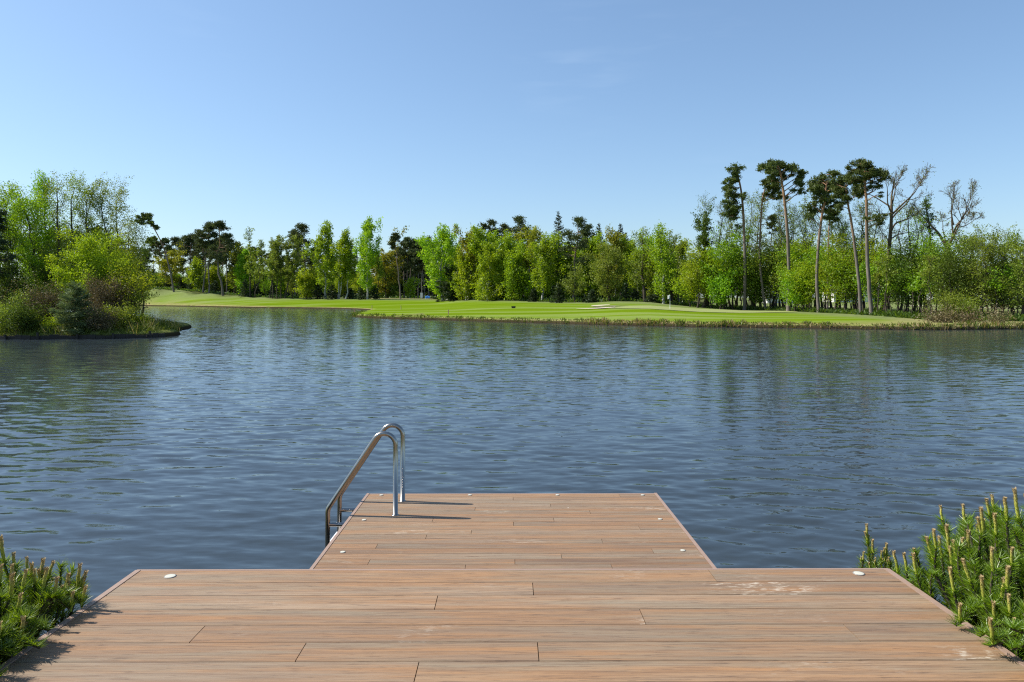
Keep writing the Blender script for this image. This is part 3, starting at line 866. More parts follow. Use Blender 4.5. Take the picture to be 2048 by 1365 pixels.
t_birch(1185, 146, 466, 'light green birch below the small spruce top', 2.8, 'birch', 5600, .1)
t_birch(1232, 142, 468, 'birch with a round golden crown and white upper stems', 3.2, 'gold', 5200, .25, hang=.8)
t_birch(1262, 143, 474, 'fresh green birch right of the golden crown', 2.7, 'birch', 4600, .1)
t_round(1219, 127, 498, 'pale olive larch with feathery branches down to the ground', 3.4, 'olive', 6500, .07, name='larch_tree', leafk=.0018, prof=P_BIRCH, r0=.2, elev=(30, 60))
t_slim(1150, 133, 556, 'small round half bare tree left of the pale olive larch', 2.4, 'olive', 1500, .25, name='young_tree', top_bare=.2, r0=.1)
t_slim(1291, 121, 456, 'tall dark half bare alder with a spindly top', 2.2, 'olive', 1800, .22, toppx=1285, r0=.2, top_bare=.8)
t_birch(1275, 128, 496, 'thin birch with a white lower stem left of the half bare alder', 1.8, 'birch', 2200, .2)
t_birch(1296, 128, 470, 'slim birch just right of the half bare alder', 1.6, 'birch', 2200, .3)
t_birch(1327, 118, 450, 'white trunked birch near the flagstick, trunk slightly curved', 2.3, 'birch', 3900, .12, toppx=1318, r0=.19)
t_birch(1311, 121, 500, 'low yellow green birch left of the white trunked birch', 2.2, 'lime', 2900, .04)
t_slim(1339, 121, 452, 'dark twin stemmed alder right behind the flagstick', 1.9, 'olive', 1900, .2, twin=.35, r0=.2, top_bare=.6)
t_birch(1359, 126, 481, 'weeping birch right of the dark twin stemmed alder', 2.1, 'birch', 3000, .1, leafm2=None) if False else t_birch(1359, 126, 481, 'weeping birch right of the dark twin stemmed alder', 2.1, 'alder', 3200, .1)
for px, yy, top, lb, w in ((1067, 139, 578, 'small dark spruce left of the white birch foot', 1.2), (1117, 132, 566, 'blue green spruce in front of the tallest spruce', 1.5), (1184, 127, 580, 'round dark spruce left of the pale olive larch', 1.5),
                           (1251, 124, 566, 'grey green young spruce right of the pale olive larch', 1.3), (1270, 124, 578, 'dark low spruce left of the half bare alder', 1.4), (1305, 119, 590, 'dark spreading juniper left of the white trunked birch', 1.6),
                           (1005, 150, 577, 'dark low spruce at the wood edge behind the black box', 1.4), (950, 156, 575, 'dark low spruce under the golden topped birch', 1.6), (1172, 131, 596, 'tiny spruce at the foot of the dark wood edge', .9)):
    t_spruce(px, yy, top, lb, w, 1300, cb=.02)

# right belt of tall pines
Yp = 106
blobp(1488, 107, [(1489, 622), (1490, 540), (1488, 470), (1485, 410), (1481, 375), (1474, 345), (1468, 338)],
      [(1466, 342, 12, 9), (1470, 356, 12, 8), (1459, 360, 10, 8), (1465, 374, 13, 8), (1463, 388, 13, 8), (1459, 402, 12, 8), (1465, 416, 14, 9), (1460, 430, 11, 8), (1470, 433, 11, 7), (1480, 452, 7, 5), (1478, 396, 9, 8)],
      'leftmost tall pine of the right group, crown hanging on its left side', .28, 3600)
blobp(1534, 107, [(1531, 622), (1524, 570), (1519, 510), (1521, 450), (1524, 405), (1529, 380), (1537, 362)],
      [(1536, 372, 14, 8), (1548, 380, 14, 8), (1540, 392, 12, 7), (1555, 396, 11, 7), (1530, 362, 10, 7), (1551, 432, 9, 7), (1546, 445, 8, 7)], 'crooked pine with a broken top left of the umbrella crowned pine', .22, 2000)
blobp(1577, 100, [(1577, 624), (1578, 550), (1575, 480), (1570, 420), (1565, 375), (1561, 350), (1556, 334)],
      [(1522, 340, 9, 6), (1532, 333, 12, 7), (1546, 330, 14, 7), (1562, 330, 14, 7), (1578, 334, 14, 8), (1592, 340, 12, 8), (1602, 350, 10, 8), (1608, 364, 9, 9), (1612, 378, 7, 8), (1538, 346, 12, 8), (1556, 345, 12, 8), (1578, 350, 12, 8), (1594, 362, 10, 9), (1586, 384, 9, 8), (1546, 360, 11, 8)],
      'biggest pine with a wide umbrella crown and a straight orange trunk', .33, 4600)
blobp(1637, 93, [(1638, 627), (1634, 570), (1636, 500), (1642, 440), (1648, 405), (1651, 385), (1652, 368)],
      [(1652, 352, 14, 8), (1640, 362, 13, 9), (1664, 360, 14, 9), (1630, 376, 13, 9), (1655, 376, 15, 9), (1672, 376, 11, 8), (1640, 394, 14, 9), (1626, 408, 11, 9), (1662, 396, 14, 9), (1632, 424, 12, 8), (1622, 436, 10, 7), (1650, 418, 11, 8)],
      'dense dark crowned pine with its trunk leaning right, centre of the right group', .27, 4600)
blobp(1656, 95, [(1655, 626), (1656, 560), (1657, 500), (1659, 450), (1662, 420)],
      [(1664, 410, 11, 8), (1668, 426, 11, 8), (1672, 442, 9, 7), (1654, 434, 10, 8)], 'thin pale trunked pine close beside the pine that leans right', .18, 1700)
blobp(1722, 84, [(1722, 631), (1718, 570), (1711, 500), (1704, 450), (1697, 410), (1694, 385), (1694, 370)],
      [(1694, 358, 14, 9), (1680, 366, 12, 9), (1706, 366, 12, 9), (1690, 378, 14, 9), (1676, 388, 11, 9), (1706, 390, 10, 9), (1688, 400, 12, 8), (1682, 414, 9, 8)],
      'pine with a grey trunk slanting up to the left beside the rightmost tall pine', .24, 3600)
blobp(1743, 81, [(1743, 633), (1738, 560), (1735, 490), (1733, 430), (1731, 380), (1728, 345), (1722, 330)],
      [(1720, 328, 14, 8), (1708, 338, 11, 8), (1732, 336, 14, 8), (1746, 346, 13, 8), (1757, 356, 11, 8), (1764, 364, 8, 7), (1720, 346, 14, 8), (1738, 358, 13, 8), (1716, 360, 11, 8), (1748, 372, 11, 7), (1728, 376, 12, 8), (1752, 392, 8, 6), (1746, 438, 12, 6), (1756, 446, 9, 6), (1728, 436, 7, 5)],
      'rightmost tall pine with a layered crown and one separate lower clump', .27, 4600)
t_pine(1549, 112, 432, 'dark small pine half hidden behind the umbrella crowned pine', 1.1, .16, 500, r0=.13)

t_slim(1407, 112, 428, 'alder with a dense dark pyramid crown at the left end of the right belt', 2.5, 'darkgreen', 3800, .25, top_bare=.0, r0=.2, leafk=.0019)
t_slim(1413, 115, 389, 'tall bare topped alder rising behind the pyramid crowned alder', 2.2, 'olive', 1000, .45, top_bare=.3, r0=.17, leafk=.0013, nb=30)
t_slim(1437, 115, 402, 'thin bare alder right of the pyramid crowned alder', 1.8, 'olive', 480, .5, r0=.13, leafk=.0013, toppx=1444)
for px, yy, top, lb, tp in ((1462, 113, 425, 'thin sparse tree just left of the leftmost tall pine', 1463), (1496, 113, 384, 'sparse leafed tree right of the leftmost tall pine', 1503), (1506, 112, 420, 'slender tree forking between the two leftmost pines', 1496),
                            (1511, 111, 378, 'sparse tree leaning right towards the crooked pine', 1530), (1545, 110, 400, 'slender dark tree right of the crooked pine', 1556), (1560, 112, 440, 'thin dark stem left of the umbrella crowned pine', 1559),
                            (1590, 112, 420, 'thin stem behind the umbrella crown', 1591), (1606, 104, 386, 'tall sparse tree between the umbrella pine and the dense pine', 1606), (1613, 106, 410, 'sparse leaning tree left of the dense crowned pine', 1598),
                            (1621, 104, 440, 'short sparse tree beside the dense crowned pine', 1609), (1672, 98, 430, 'slender tree between the thin pale pine and the slanting pine', 1668), (1690, 96, 420, 'dark curved tree left of the slanting pine', 1684),
                            (1716, 92, 395, 'forked sparse tree between the two rightmost pines', 1720), (1712, 94, 430, 'dark slim tree leaning left behind the slanting pine', 1690), (1738, 95, 430, 'slim straight tree behind the rightmost tall pine', 1740)):
    t_slim(px, yy, top, lb, 2.0, 'alder', 750, .42, toppx=tp, r0=.12, top_bare=.2, leafk=.0014, nb=24)

for px, yy, top, lb, tp in ((1453, 116, 415, 'tall thin dark tree far left among the right belt pines', 1450), (1474, 115, 440, 'thin tree directly behind the leftmost tall pine trunk', 1478), (1522, 114, 388, 'tall sparse tree behind the crooked pine', 1516),
                            (1568, 113, 395, 'sparse dark tree behind the umbrella pine trunk', 1566), (1583, 110, 408, 'straight dark tree close right of the umbrella pine trunk', 1586), (1630, 106, 420, 'thin dark tree just left of the right leaning pine', 1627),
                            (1645, 104, 440, 'dark tree right of the right leaning pine trunk', 1643), (1664, 102, 400, 'tall thin tree behind the thin pale pine', 1664), (1680, 100, 440, 'straight dark stem between the pale pine and the slanting pine', 1682),
                            (1728, 98, 400, 'dark slender tree between the slanting pine and the rightmost pine', 1726), (1752, 94, 410, 'tall thin tree right of the rightmost tall pine', 1756), (1762, 92, 440, 'dark thin stem left of the spreading oak', 1764), (1800, 92, 400, 'tall thin greenish tree behind the spreading oak limbs', 1800)):
    t_slim(px, yy, top, lb, 1.8, 'alder', 800, .45, toppx=tp, r0=.12, top_bare=.2, leafk=.0014, nb=24)

# spreading bare crowned trees
xy = at_depth(1775, 600, 84)[:2]; base = np.array((xy[0], 84, ground_z(xy[0], 84)-.05))
def rel(px, py, Y, dy=0): 
    q = at_depth(px, py, Y)-base; q[1] += dy; return q
st = [([rel(1774, 626, 84), rel(1776, 560, 84), rel(1778, 500, 84), rel(1782, 450, 84), rel(1783, 410, 84)], .30, .15, 1.3),
      ([rel(1780, 470, 84), rel(1795, 448, 84, .6), rel(1815, 440, 84, 1.0), rel(1832, 434, 84, 1.4)], .12, .06, .9),
      ([rel(1783, 430, 84), rel(1796, 412, 84, -.8), rel(1812, 395, 84, -1.2)], .12, .07, 1.1),
      ([rel(1782, 440, 84), rel(1800, 424, 84, .7), rel(1826, 404, 84, 1.3), rel(1838, 386, 84, 1.5)], .11, .05, .8),
      ([rel(1783, 412, 84), rel(1790, 396, 84, .3), rel(1796, 378, 84, .6)], .10, .05, .9),
      ([rel(1782, 425, 84), rel(1770, 408, 84, -.6), rel(1766, 385, 84, -1.0)], .09, .05, .9),
      ([rel(1779, 480, 84), rel(1790, 470, 84, -.9), rel(1804, 468, 84, -1.5)], .08, .04, .8),
      ([rel(1782, 415, 84), rel(1772, 402, 84, .8), rel(1758, 390, 84, 1.2)], .10, .05, .9),
      ([rel(1779, 495, 84), rel(1768, 480, 84, -.8), rel(1758, 474, 84, -1.2)], .07, .04, .6)]
place('open', 'oak_tree', 1775, 84, forked(rg_(), st, 5, .11, 1800, .5, .70, .2, .22, (2, 4)), 'spreading half bare oak with wide brown limbs right of the rightmost tall pine', 'bark_oak', 'olive', base=tuple(base))
xy = at_depth(1905, 600, 78)[:2]; base = np.array((xy[0], 78, ground_z(xy[0], 78)-.05))
st = [([rel(1906, 630, 78), rel(1903, 570, 78), rel(1899, 520, 78), rel(1896, 498, 78)], .26, .2, .3),
      ([rel(1897, 505, 78), rel(1885, 470, 78, .5), rel(1870, 448, 78, .9), rel(1858, 432, 78, 1.1)], .17, .06, .7),
      ([rel(1896, 500, 78), rel(1901, 480, 78, -.2), rel(1908, 465, 78, -.3)], .14, .11, 1.15),
      ([rel(1906, 470, 78), rel(1907, 445, 78, .3), rel(1909, 425, 78, .5)], .09, .06, .9),
      ([rel(1908, 466, 78), rel(1920, 448, 78, .5), rel(1936, 436, 78, .8)], .09, .05, .85),
      ([rel(1908, 460, 78), rel(1922, 435, 78, -.4), rel(1928, 412, 78, -.7)], .08, .05, .85),
      ([rel(1907, 450, 78), rel(1898, 432, 78, -.5), rel(1893, 415, 78, -.9)], .07, .045, .8),
      ([rel(1912, 455, 78), rel(1932, 452, 78, .4), rel(1946, 446, 78, .6)], .06, .035, .7),
      ([rel(1893, 490, 78), rel(1881, 465, 78, -.5), rel(1879, 448, 78, -.6)], .06, .03, .4)]
place('open', 'oak_tree', 1905, 78, forked(rg_(), st, 5, .10, 1800, .5, .70, .2, .2, (2, 4)), 'bare V shaped tree with a rounded twiggy crown near the right edge', 'bark_oak', 'olive', base=tuple(base))
t_slim(1813, 84, 398, 'tall narrow sparse tree right of the spreading oak', 1.3, 'olive', 800, .4, r0=.13, leafk=.0014, top_bare=.2)
t_slim(1826, 84, 410, 'slim greenish tree second right of the spreading oak', 1.4, 'olive', 800, .4, r0=.11, leafk=.0014, top_bare=.2)
t_slim(1849, 80, 394, 'tall tree overgrown with a dark green ivy column', 0.8, 'darkgreen', 1700, .3, r0=.16, leafk=.0018, top_bare=.55)
t_slim(1838, 82, 408, 'thin straight bare tree left of the ivy covered tree', 1.2, 'olive', 400, .5, r0=.10, leafk=.0013)

# leafy trees below the tall pines
under = [(1380, 113, 548, 1.9, 'lime', 'yellow green leafy tree at the left end of the right belt'), (1395, 110, 512, 2.5, 'lime', 'big yellow green maple below the pyramid crowned alder'), (1423, 110, 520, 2.4, 'lime', 'yellow green maple right of the pyramid crowned alder trunk'),
         (1448, 109, 500, 2.6, 'maple', 'vivid green maple left of the leftmost tall pine'), (1466, 110, 488, 2.6, 'maple', 'tallest vivid green maple behind the leftmost tall pine'), (1440, 107, 560, 1.9, 'maple', 'low vivid green maple at the lawn edge left of the leftmost tall pine'),
         (1505, 109, 512, 2.4, 'alder', 'soft grey green tree right of the leftmost tall pine'), (1520, 110, 548, 2.0, 'maple', 'green maple behind the crooked pine trunk'), (1541, 108, 498, 2.6, 'olive', 'olive willow between the crooked pine and the umbrella pine'),
         (1566, 106, 510, 2.3, 'alder', 'feathery pale tree just left of the umbrella pine trunk'), (1596, 103, 500, 2.7, 'maple', 'large green maple right of the umbrella pine trunk'), (1607, 98, 545, 2.2, 'lime', 'yellow green maple in front between the umbrella and dense pines'),
         (1622, 101, 500, 2.5, 'lime', 'tall yellow green maple left of the right leaning pine trunk'), (1590, 99, 560, 1.7, 'maple', 'low green maple close right of the umbrella pine trunk'), (1648, 96, 506, 2.3, 'maple', 'green maple between the right leaning pine and the pale pine'),
         (1672, 93, 505, 2.4, 'lime', 'lime green maple right of the pale trunked pine'), (1690, 91, 520, 2.2, 'maple', 'green maple left of the slanting pine trunk'), (1708, 92, 500, 2.2, 'lime', 'yellow green maple behind the slanting pine trunk'),
         (1755, 85, 540, 2.0, 'maple', 'green maple right of the rightmost tall pine trunk'), (1768, 88, 500, 2.2, 'lime', 'yellow green tree left of the spreading oak trunk'), (1797, 84, 510, 2.2, 'maple', 'green maple right of the spreading oak trunk'),
         (1815, 80, 530, 2.2, 'darkgreen', 'dark green tree below the narrow sparse trees'), (1838, 80, 508, 2.2, 'darkgreen', 'dark green tree below the ivy covered tree'), (1862, 78, 500, 2.2, 'maple', 'deep green tree right of the ivy covered tree'),
         (1885, 76, 512, 2.1, 'alder', 'grey green tree left of the V shaped tree'), (1900, 74, 520, 2.1, 'darkgreen', 'dark leafy tree at the foot of the V shaped tree'), (1922, 78, 478, 2.1, 'lime', 'yellow green crown right of the V shaped tree')]
for px, yy, top, w, lm, lb in under:
    t_round(px, yy, top, lb, w, lm, 3300, .24, name='maple_tree' if lm in ('maple', 'lime') else 'leafy_tree', leafk=.0020)
edge = [(1943, 74, 465, 'olive', 'tall olive alder right of the yellow green crown'), (1965, 72, 478, 'alder', 'dark stemmed grey green alder, fifth tree from the right edge'), (1985, 75, 482, 'olive', 'bushy olive alder left of the three rightmost trees'), (2006, 72, 492, 'alder', 'slim grey green alder third from the right edge'),
        (2026, 73, 484, 'olive', 'full olive alder second from the right edge'), (2046, 70, 478, 'alder', 'green alder cut by the right edge of the view')]
for px, yy, top, lm, lb in edge:
    t_slim(px, yy, top, lb, 1.9, lm, 2900, .15, r0=.12, leafk=.0018, top_bare=.25, nb=34)
for px, yy, top, lb in ((1908, 66.5, 604, 'small round grey green willow on the bank below the red banners'), (1932, 66, 616, 'low grey green willow bush right of the small round willow')):
    t_round(px, yy, top, lb, 1.1, 'alder', 1500, .2, r0=.05, name='willow_tree', leafk=.0017)
t_slim(1856, 67.5, 596, 'thin bare sapling at the right end of the lawn', .35, 'olive', 60, .4, r0=.035, name='sapling')
t_slim(1891, 66.5, 600, 'thin pale sapling between the lawn end and the small round willow', .4, 'olive', 80, .4, r0=.03, name='sapling')

# ------------------------------------------------------------------ depth of the woods: more of the same kinds, copies with their own size and turn
def kid(o, nm):
    return [c for c in o.children if c.name.split('.')[0] == nm][0]

def scatter(protos, spots, name, label, group, cat='tree'):
    for i, (px, Y, top) in enumerate(spots):
        src = protos[i % len(protos)]
        base, H = spot(px, Y, top)
        c = copy_tree(src)
        h0 = max(v.co.z for v in kid(src, 'trunk').data.vertices)
        k = H/h0
        c.location = base; c.scale = (k, k, k) if k > .6 else (k*1.3, k*1.3, k); c.rotation_euler = (0, 0, i*2.1)
        c.name = name; c['label'] = label; c['group'] = group; c['category'] = cat

rs = random.Random(5)
bpy.context.view_layer.update()
PI = [o for o in TREES['pine'] if 150 < o.location.y < 230][3:9]
BI = [o for o in TREES['birch'] if o.location.y > 140][6:20]
SL = [o for o in TREES['slim'] if 170 < o.location.y < 190]
RO = [o for o in TREES['round'] if o.location.y < 115 and len(kid(o, 'crown').data.polygons) > 3000][:12]
SP = [o for o in TREES['spruce'] if o.location.y > 110][:9]
scatter(PI, [(px+rs.uniform(-5, 5), 235+rs.uniform(-6, 14), 487+rs.uniform(-14, 14)) for px in range(270, 480, 12)], 'pine_tree', 'dark background pine in the wood behind the left pine clump', 'pines in the wood behind the left pine clump')
scatter(SL, [(px+rs.uniform(-5, 5), 205+rs.uniform(-8, 12), 502+rs.uniform(-12, 14)) for px in range(470, 640, 11)], 'alder_tree', 'olive background tree in the wood behind the dark trunks', 'trees in the wood behind the row of dark trunks')
scatter(PI, [(px+rs.uniform(-4, 4), 244+rs.uniform(-6, 14), 506+rs.uniform(-12, 12)) for px in range(480, 780, 13)], 'pine_tree', 'distant pine in the wood behind the lawn birches', 'pines in the wood behind the lawn birches')
scatter(PI, [(px+rs.uniform(-4, 4), 250+rs.uniform(-10, 14), 496+rs.uniform(-10, 10)) for px in range(785, 880, 8)], 'pine_tree', 'distant pine in the dark wood behind the sandy rough', 'pines in the dark wood behind the sandy rough')
scatter(RO, [(px+rs.uniform(-4, 4), 222+rs.uniform(-10, 10), 545+rs.uniform(-14, 16)) for px in range(480, 780, 17)], 'leafy_tree', 'low leafy tree in the wood behind the lawn birches', 'low leafy trees in the wood behind the lawn birches')
scatter(BI, [(px+rs.uniform(-5, 5), 172+rs.uniform(-6, 8), 484+rs.uniform(-12, 16)) for px in range(890, 1370, 15)], 'birch_tree', 'green birch deep in the central wood', 'birches deep in the central wood')
scatter(SP, [(px+rs.uniform(-8, 8), 163+rs.uniform(-5, 5), 540+rs.uniform(-14, 14)) for px in range(900, 1370, 26)], 'spruce_tree', 'dark undergrowth spruce inside the central wood', 'spruces inside the central wood')
scatter(RO, [(px+rs.uniform(-6, 6), 215+rs.uniform(-8, 14), 520+rs.uniform(-14, 14)) for px in range(1370, 2130, 22)], 'leafy_tree', 'leafy tree in the far wood beyond the right belt', 'leafy trees beyond the right belt')
scatter(RO, [(px+rs.uniform(-5, 5), 226+rs.uniform(-8, 10), 540+rs.uniform(-14, 14)) for px in range(268, 480, 13)], 'leafy_tree', 'low leafy tree in the wood behind the left pine clump', 'low leafy trees behind the left pine clump')
scatter(SP, [(px+rs.uniform(-3, 3), 240+rs.uniform(-10, 12), 548+rs.uniform(-10, 10)) for px in range(265, 560, 8)], 'spruce_tree', 'dark young spruce filling the wood behind the left pines', 'young spruces behind the left pines')
scatter(SP, [(px+rs.uniform(-3, 3), 256+rs.uniform(-8, 10), 530+rs.uniform(-12, 12)) for px in range(762, 890, 6)], 'spruce_tree', 'dark spruce closing the wood behind the sandy rough', 'spruces closing the wood behind the sandy rough')
scatter(SP, [(px+rs.uniform(-3, 3), 252+rs.uniform(-8, 10), 548+rs.uniform(-12, 12)) for px in range(560, 762, 9)], 'spruce_tree', 'dark low spruce far behind the lawn birches', 'low spruces far behind the lawn birches')
scatter([o for o in TREES['round'] if o.location.y < 115][4:12], [(px, 56+rs.uniform(-5, 4), 400+rs.uniform(-30, 50)) for px in (-60, -120, -175, -240, -310, -390)], 'leafy_tree', 'leafy tree on the spit further left than the dark edge pine', 'trees further left on the spit')
scatter(PI, [(px, 262+rs.uniform(-8, 8), 462+rs.uniform(-10, 20)) for px in range(-300, 265, 45)], 'pine_tree', 'far pine across the water behind the spit', 'pines across the water behind the spit')
saps = [(px+rs.uniform(-5, 5), max(66, np.interp(px, TL[:, 0], TL[:, 1])+rs.uniform(2, 16)), np.interp(px, [1380, 1860, 2060], [515, 520, 540])+rs.uniform(-14, 30)) for px in np.linspace(1378, 2056, 66)]
sap_proto = t_slim(1500, 114, 530, 'thin young stem standing among the leafy trees of the right belt', .8, 'alder', 260, .55, r0=.085, name='sapling', leafk=.0017, group='thin young stems in the right belt', nb=12)
sap2 = t_slim(1702, 96, 545, 'thin young stem standing among the leafy trees of the right belt', .7, 'maple', 260, .6, r0=.075, name='sapling', leafk=.0017, group='thin young stems in the right belt', nb=12)
scatter([sap_proto, sap2], saps, 'sapling', 'thin young stem standing among the leafy trees of the right belt', 'thin young stems in the right belt')

# undergrowth and bank grass (nobody could count it)
def tufts(name, label, spots_, h, mat, per=5, w=.012, seed_=3, lean=.35, cat='grass'):
    rg = np.random.default_rng(seed_); S = np.asarray(spots_, float)
    S = np.repeat(S, per, 0); S[:, :2] += rg.normal(0, .13, (len(S), 2))
    Z = terrain(S[:, :2]); ok = Z > .02; S, Z = S[ok], Z[ok]
    patch = .55+.75*np.clip(.5+.5*np.sin(S[:, 0]*1.1+np.sin(S[:, 0]*2.9)*1.3)+.35*np.sin(S[:, 0]*5.3), 0, 1)
    hh = patch*(np.broadcast_to(h, (len(S),)) if not isinstance(h, str) else S[:, 2])*rg.uniform(.5, 1.25, len(S))
    D = np.column_stack([rg.normal(0, lean, len(S)), rg.normal(0, lean, len(S)), np.ones(len(S))])*hh[:, None]
    a = rg.uniform(-.9, .9, len(S)); W = np.column_stack([np.cos(a), np.sin(a), 0*a])*(w*rg.uniform(.6, 1.4, len(S)))[:, None]
    vb = VB(); vb.blades(np.column_stack([S[:, :2], Z-.03]), D, W)
    o = vb.build(name, mat); tag(o, label, cat, None, 'stuff'); return o
M['grass_dry'] = leafmat('dry_grass', (.26, .22, .09), (.50, .40, .21), .3, .02)
M['grass_green'] = leafmat('bank_grass', (.06, .10, .010), (.16, .20, .03), .35, .02)
M['under'] = leafmat('undergrowth', (.04, .08, .012), (.12, .19, .025), .4, .03)
fs = SH[(SH[:, 1] > 50) & (SH[:, 0] > -34) & (np.abs(SH[:, 0]) < 75)]
fpx = CX+FPX*fs[:, 0]/fs[:, 1]
def rep(Pts, n, spread, seed_):
    rg = np.random.default_rng(seed_); Q = np.repeat(Pts, n, 0)
    Q[:, :2] += rg.normal(0, spread, (len(Q), 2)); return Q
main = fs[(fpx > 690) & (fpx < 2120) & (fs[:, 1] < 112)]
mpx = CX+FPX*main[:, 0]/main[:, 1]
hgt = np.interp(mpx, [690, 1100, 1200, 1400, 1640, 1760, 1850, 2100], [.20, .15, .27, .27, .20, .11, .27, .30])
tufts('bank_grass', 'tufty green and straw grass along the edge of the far bank', rep(np.column_stack([main, hgt]), 16, .45, 4), 'col', M['grass_green'], 4, .045, 5)
drym = (mpx > 1160)
tufts('straw_grass', 'straw coloured dead grass overhanging the right far bank', rep(np.column_stack([main[drym], hgt[drym]*1.0]), 12, .4, 6), 'col', M['grass_dry'], 4, .035, 7)
ug = []
for px in np.linspace(1385, 2120, 330):
    d0 = np.interp(px, TL[:, 0], TL[:, 1]); 
    for k in range(6):
        Y = d0 + rs.uniform(.5, 9); ug.append(((px-CX)/FPX*Y, Y, rs.uniform(.2, .55)))
tufts('undergrowth', 'leafy green undergrowth at the foot of the right belt of trees', ug, 'col', M['under'], 7, .13, 8, .6, 'undergrowth')
ug = []
for px in np.linspace(300, 1385, 300):
    d0 = np.interp(px, TL[:, 0], TL[:, 1]) + (55 if 600 < px < 880 else 1)
    for k in range(4):
        Y = d0 + rs.uniform(1, 10); ug.append(((px-CX)/FPX*Y, Y, rs.uniform(.3, .9)))
tufts('undergrowth', 'low dark undergrowth along the edge of the far woods', ug, 'col', M['under'], 6, .2, 9, .6, 'undergrowth')
# mossy low shrubs on the right bank
for px, lb in ((1872, 'brown straw tussock where the lawn ends at the right bank'), (1898, 'dark brown tussock right of the first straw tussock'), (1935, 'green brown tussock below the low willow bush'), (1995, 'wide straw tussock near the right edge')):
    t_round(px, 62.0, 646, lb, .85, 'brown', 900, .02, name='grass_tussock', cat='grass tussock', prof=P_BUSH, r0=.02, leafk=.0018)

# ------------------------------------------------------------------ the wooded spit on the left
def pen_tree(px, Y, top, label, w, leafm, nl, cb, bark='bark_dark', r0=.1, name='alder_tree', toppx=None, prof=P_COL, leafk=None, cat='tree', **k):
    leafk = leafk or (.0015 if leafm == 'alder' else .0018)
    Y -= 1.5; base, H = spot(px, Y, top); r0 = r0*1.4 if cat == 'tree' else r0
    if cat == 'shrub': nl = int(nl*3.2)
    else: nl = int(nl*(1.15 if name == 'leafy_tree' else 1.25 if leafm == 'maple' else .95 if leafm == 'alder' else 1))
    lean = ((toppx-px)/FPX*Y, 0) if toppx is not None else (0, 0)
    kk = dict(elev=(28, 62), clump=.15 if leafm == 'alder' else .22, wob=.012); kk.update(k)
    return place('pen', name, px, Y, broad(rg_(), H, r0, prof(w), cb, 46, 12 if cat == 'tree' else 8, leaf=Y*leafk, nl=nl, lean=lean, **kk), label, bark, leafm, base=base, cat=cat)
base, H = spot(-6, 51, 425)
place('pen', 'pine_tree', -6, 51, pine(rg_(), H, .14, .95, 1.25, 60, 6500, .17, .06, (0, 0), stubs=0), 'dark pine cut by the left edge of the view', 'bark_pine', 'spruce', base=base)
pen_tree(12, 57, 365, 'bright maple half cut by the left edge behind the dark pine', 1.6, 'maple', 6000, .15, name='maple_tree', prof=P_ROUND)
pen_tree(70, 54, 378, 'bright green maple with a crooked dark trunk, left on the spit', 1.7, 'maple', 8500, .12, toppx=45, r0=.12, name='maple_tree', prof=P_ROUND)
pen_tree(88, 58, 346, 'slender maple rising above its neighbours left on the spit', 1.1, 'maple', 5000, .2, r0=.09, name='maple_tree')
pen_tree(124, 54, 348, 'thin topped alder with the straightest dark trunk on the spit', 1.25, 'alder', 4600, .18, toppx=113, r0=.12, top_bare=.55)
pen_tree(150, 56, 343, 'tallest alder of the spit with a double trunk', 1.7, 'alder', 8500, .22, r0=.11, twin=.5)
pen_tree(181, 57, 362, 'alder right of the tallest double trunked alder', 1.4, 'alder', 5200, .25, r0=.09)
pen_tree(208, 57, 352, 'airy alder with a pointed crown, third from the right on the spit', 1.3, 'alder', 5000, .25, r0=.09, top_bare=.3)
pen_tree(222, 60, 356, 'airy alder close behind the pointed one on the spit', 1.5, 'alder', 4600, .25, r0=.09, toppx=232, top_bare=.2)
pen_tree(258, 58, 424, 'shorter alder with a sparse crown near the right of the spit', 1.5, 'alder', 3600, .2, r0=.07)
pen_tree(282, 59, 437, 'rightmost slim alder of the spit with outstretched twigs', 1.1, 'alder', 2300, .2, r0=.06, toppx=272)
for px, yy, top, lb, w in ((35, 60, 470, 'dark leafy tree behind the crooked maple on the spit', 2.0), (110, 62, 480, 'dark leafy tree behind the straight trunked alder', 2.0), (160, 62, 490, 'dark leafy tree behind the double trunked alder', 2.0),
                           (215, 62, 480, 'dark leafy tree behind the pointed alder', 1.9), (262, 62, 500, 'dark leafy tree behind the yellow green sapling', 1.6)):
    pen_tree(px, yy, top, lb, w, 'darkgreen', 5200, .1, name='leafy_tree', prof=P_ROUND, r0=.07)
pen_tree(178, 52, 518, 'bushy yellow green shrub in the middle of the spit', 1.75, 'lime', 6500, .1, r0=.05, name='shrub', prof=P_ROUND, cat='shrub', bark='bark_grey')
pen_tree(228, 54, 528, 'yellow green shrub beside the bushy one, nearer the point', 1.25, 'lime', 3600, .12, r0=.05, name='shrub', prof=P_ROUND, cat='shrub', bark='bark_grey')
pen_tree(267, 50, 552, 'small yellow green tree with two thin stems near the point of the spit', 1.15, 'lime', 2900, .33, r0=.045, name='young_tree', prof=P_ROUND, twin=-.35, bark='bark_dark')
pen_tree(95, 55, 560, 'green shrub below the crooked maple', 1.6, 'maple', 3800, .05, r0=.05, name='shrub', prof=P_BUSH, cat='shrub')
pen_tree(35, 52, 590, 'green shrub under the dark pine at the left edge', 1.4, 'darkgreen', 3200, .05, r0=.05, name='shrub', prof=P_BUSH, cat='shrub')
base, H = spot(150, 44.6, 566)
place('pen', 'pine_tree', 150, 44.6, spruce(rg_(), H, 1.75, 14000, .22, .035, .06, .03), 'young bushy pine with upright shoots at the front of the spit', 'bark_pine', 'youngpine', base=base)
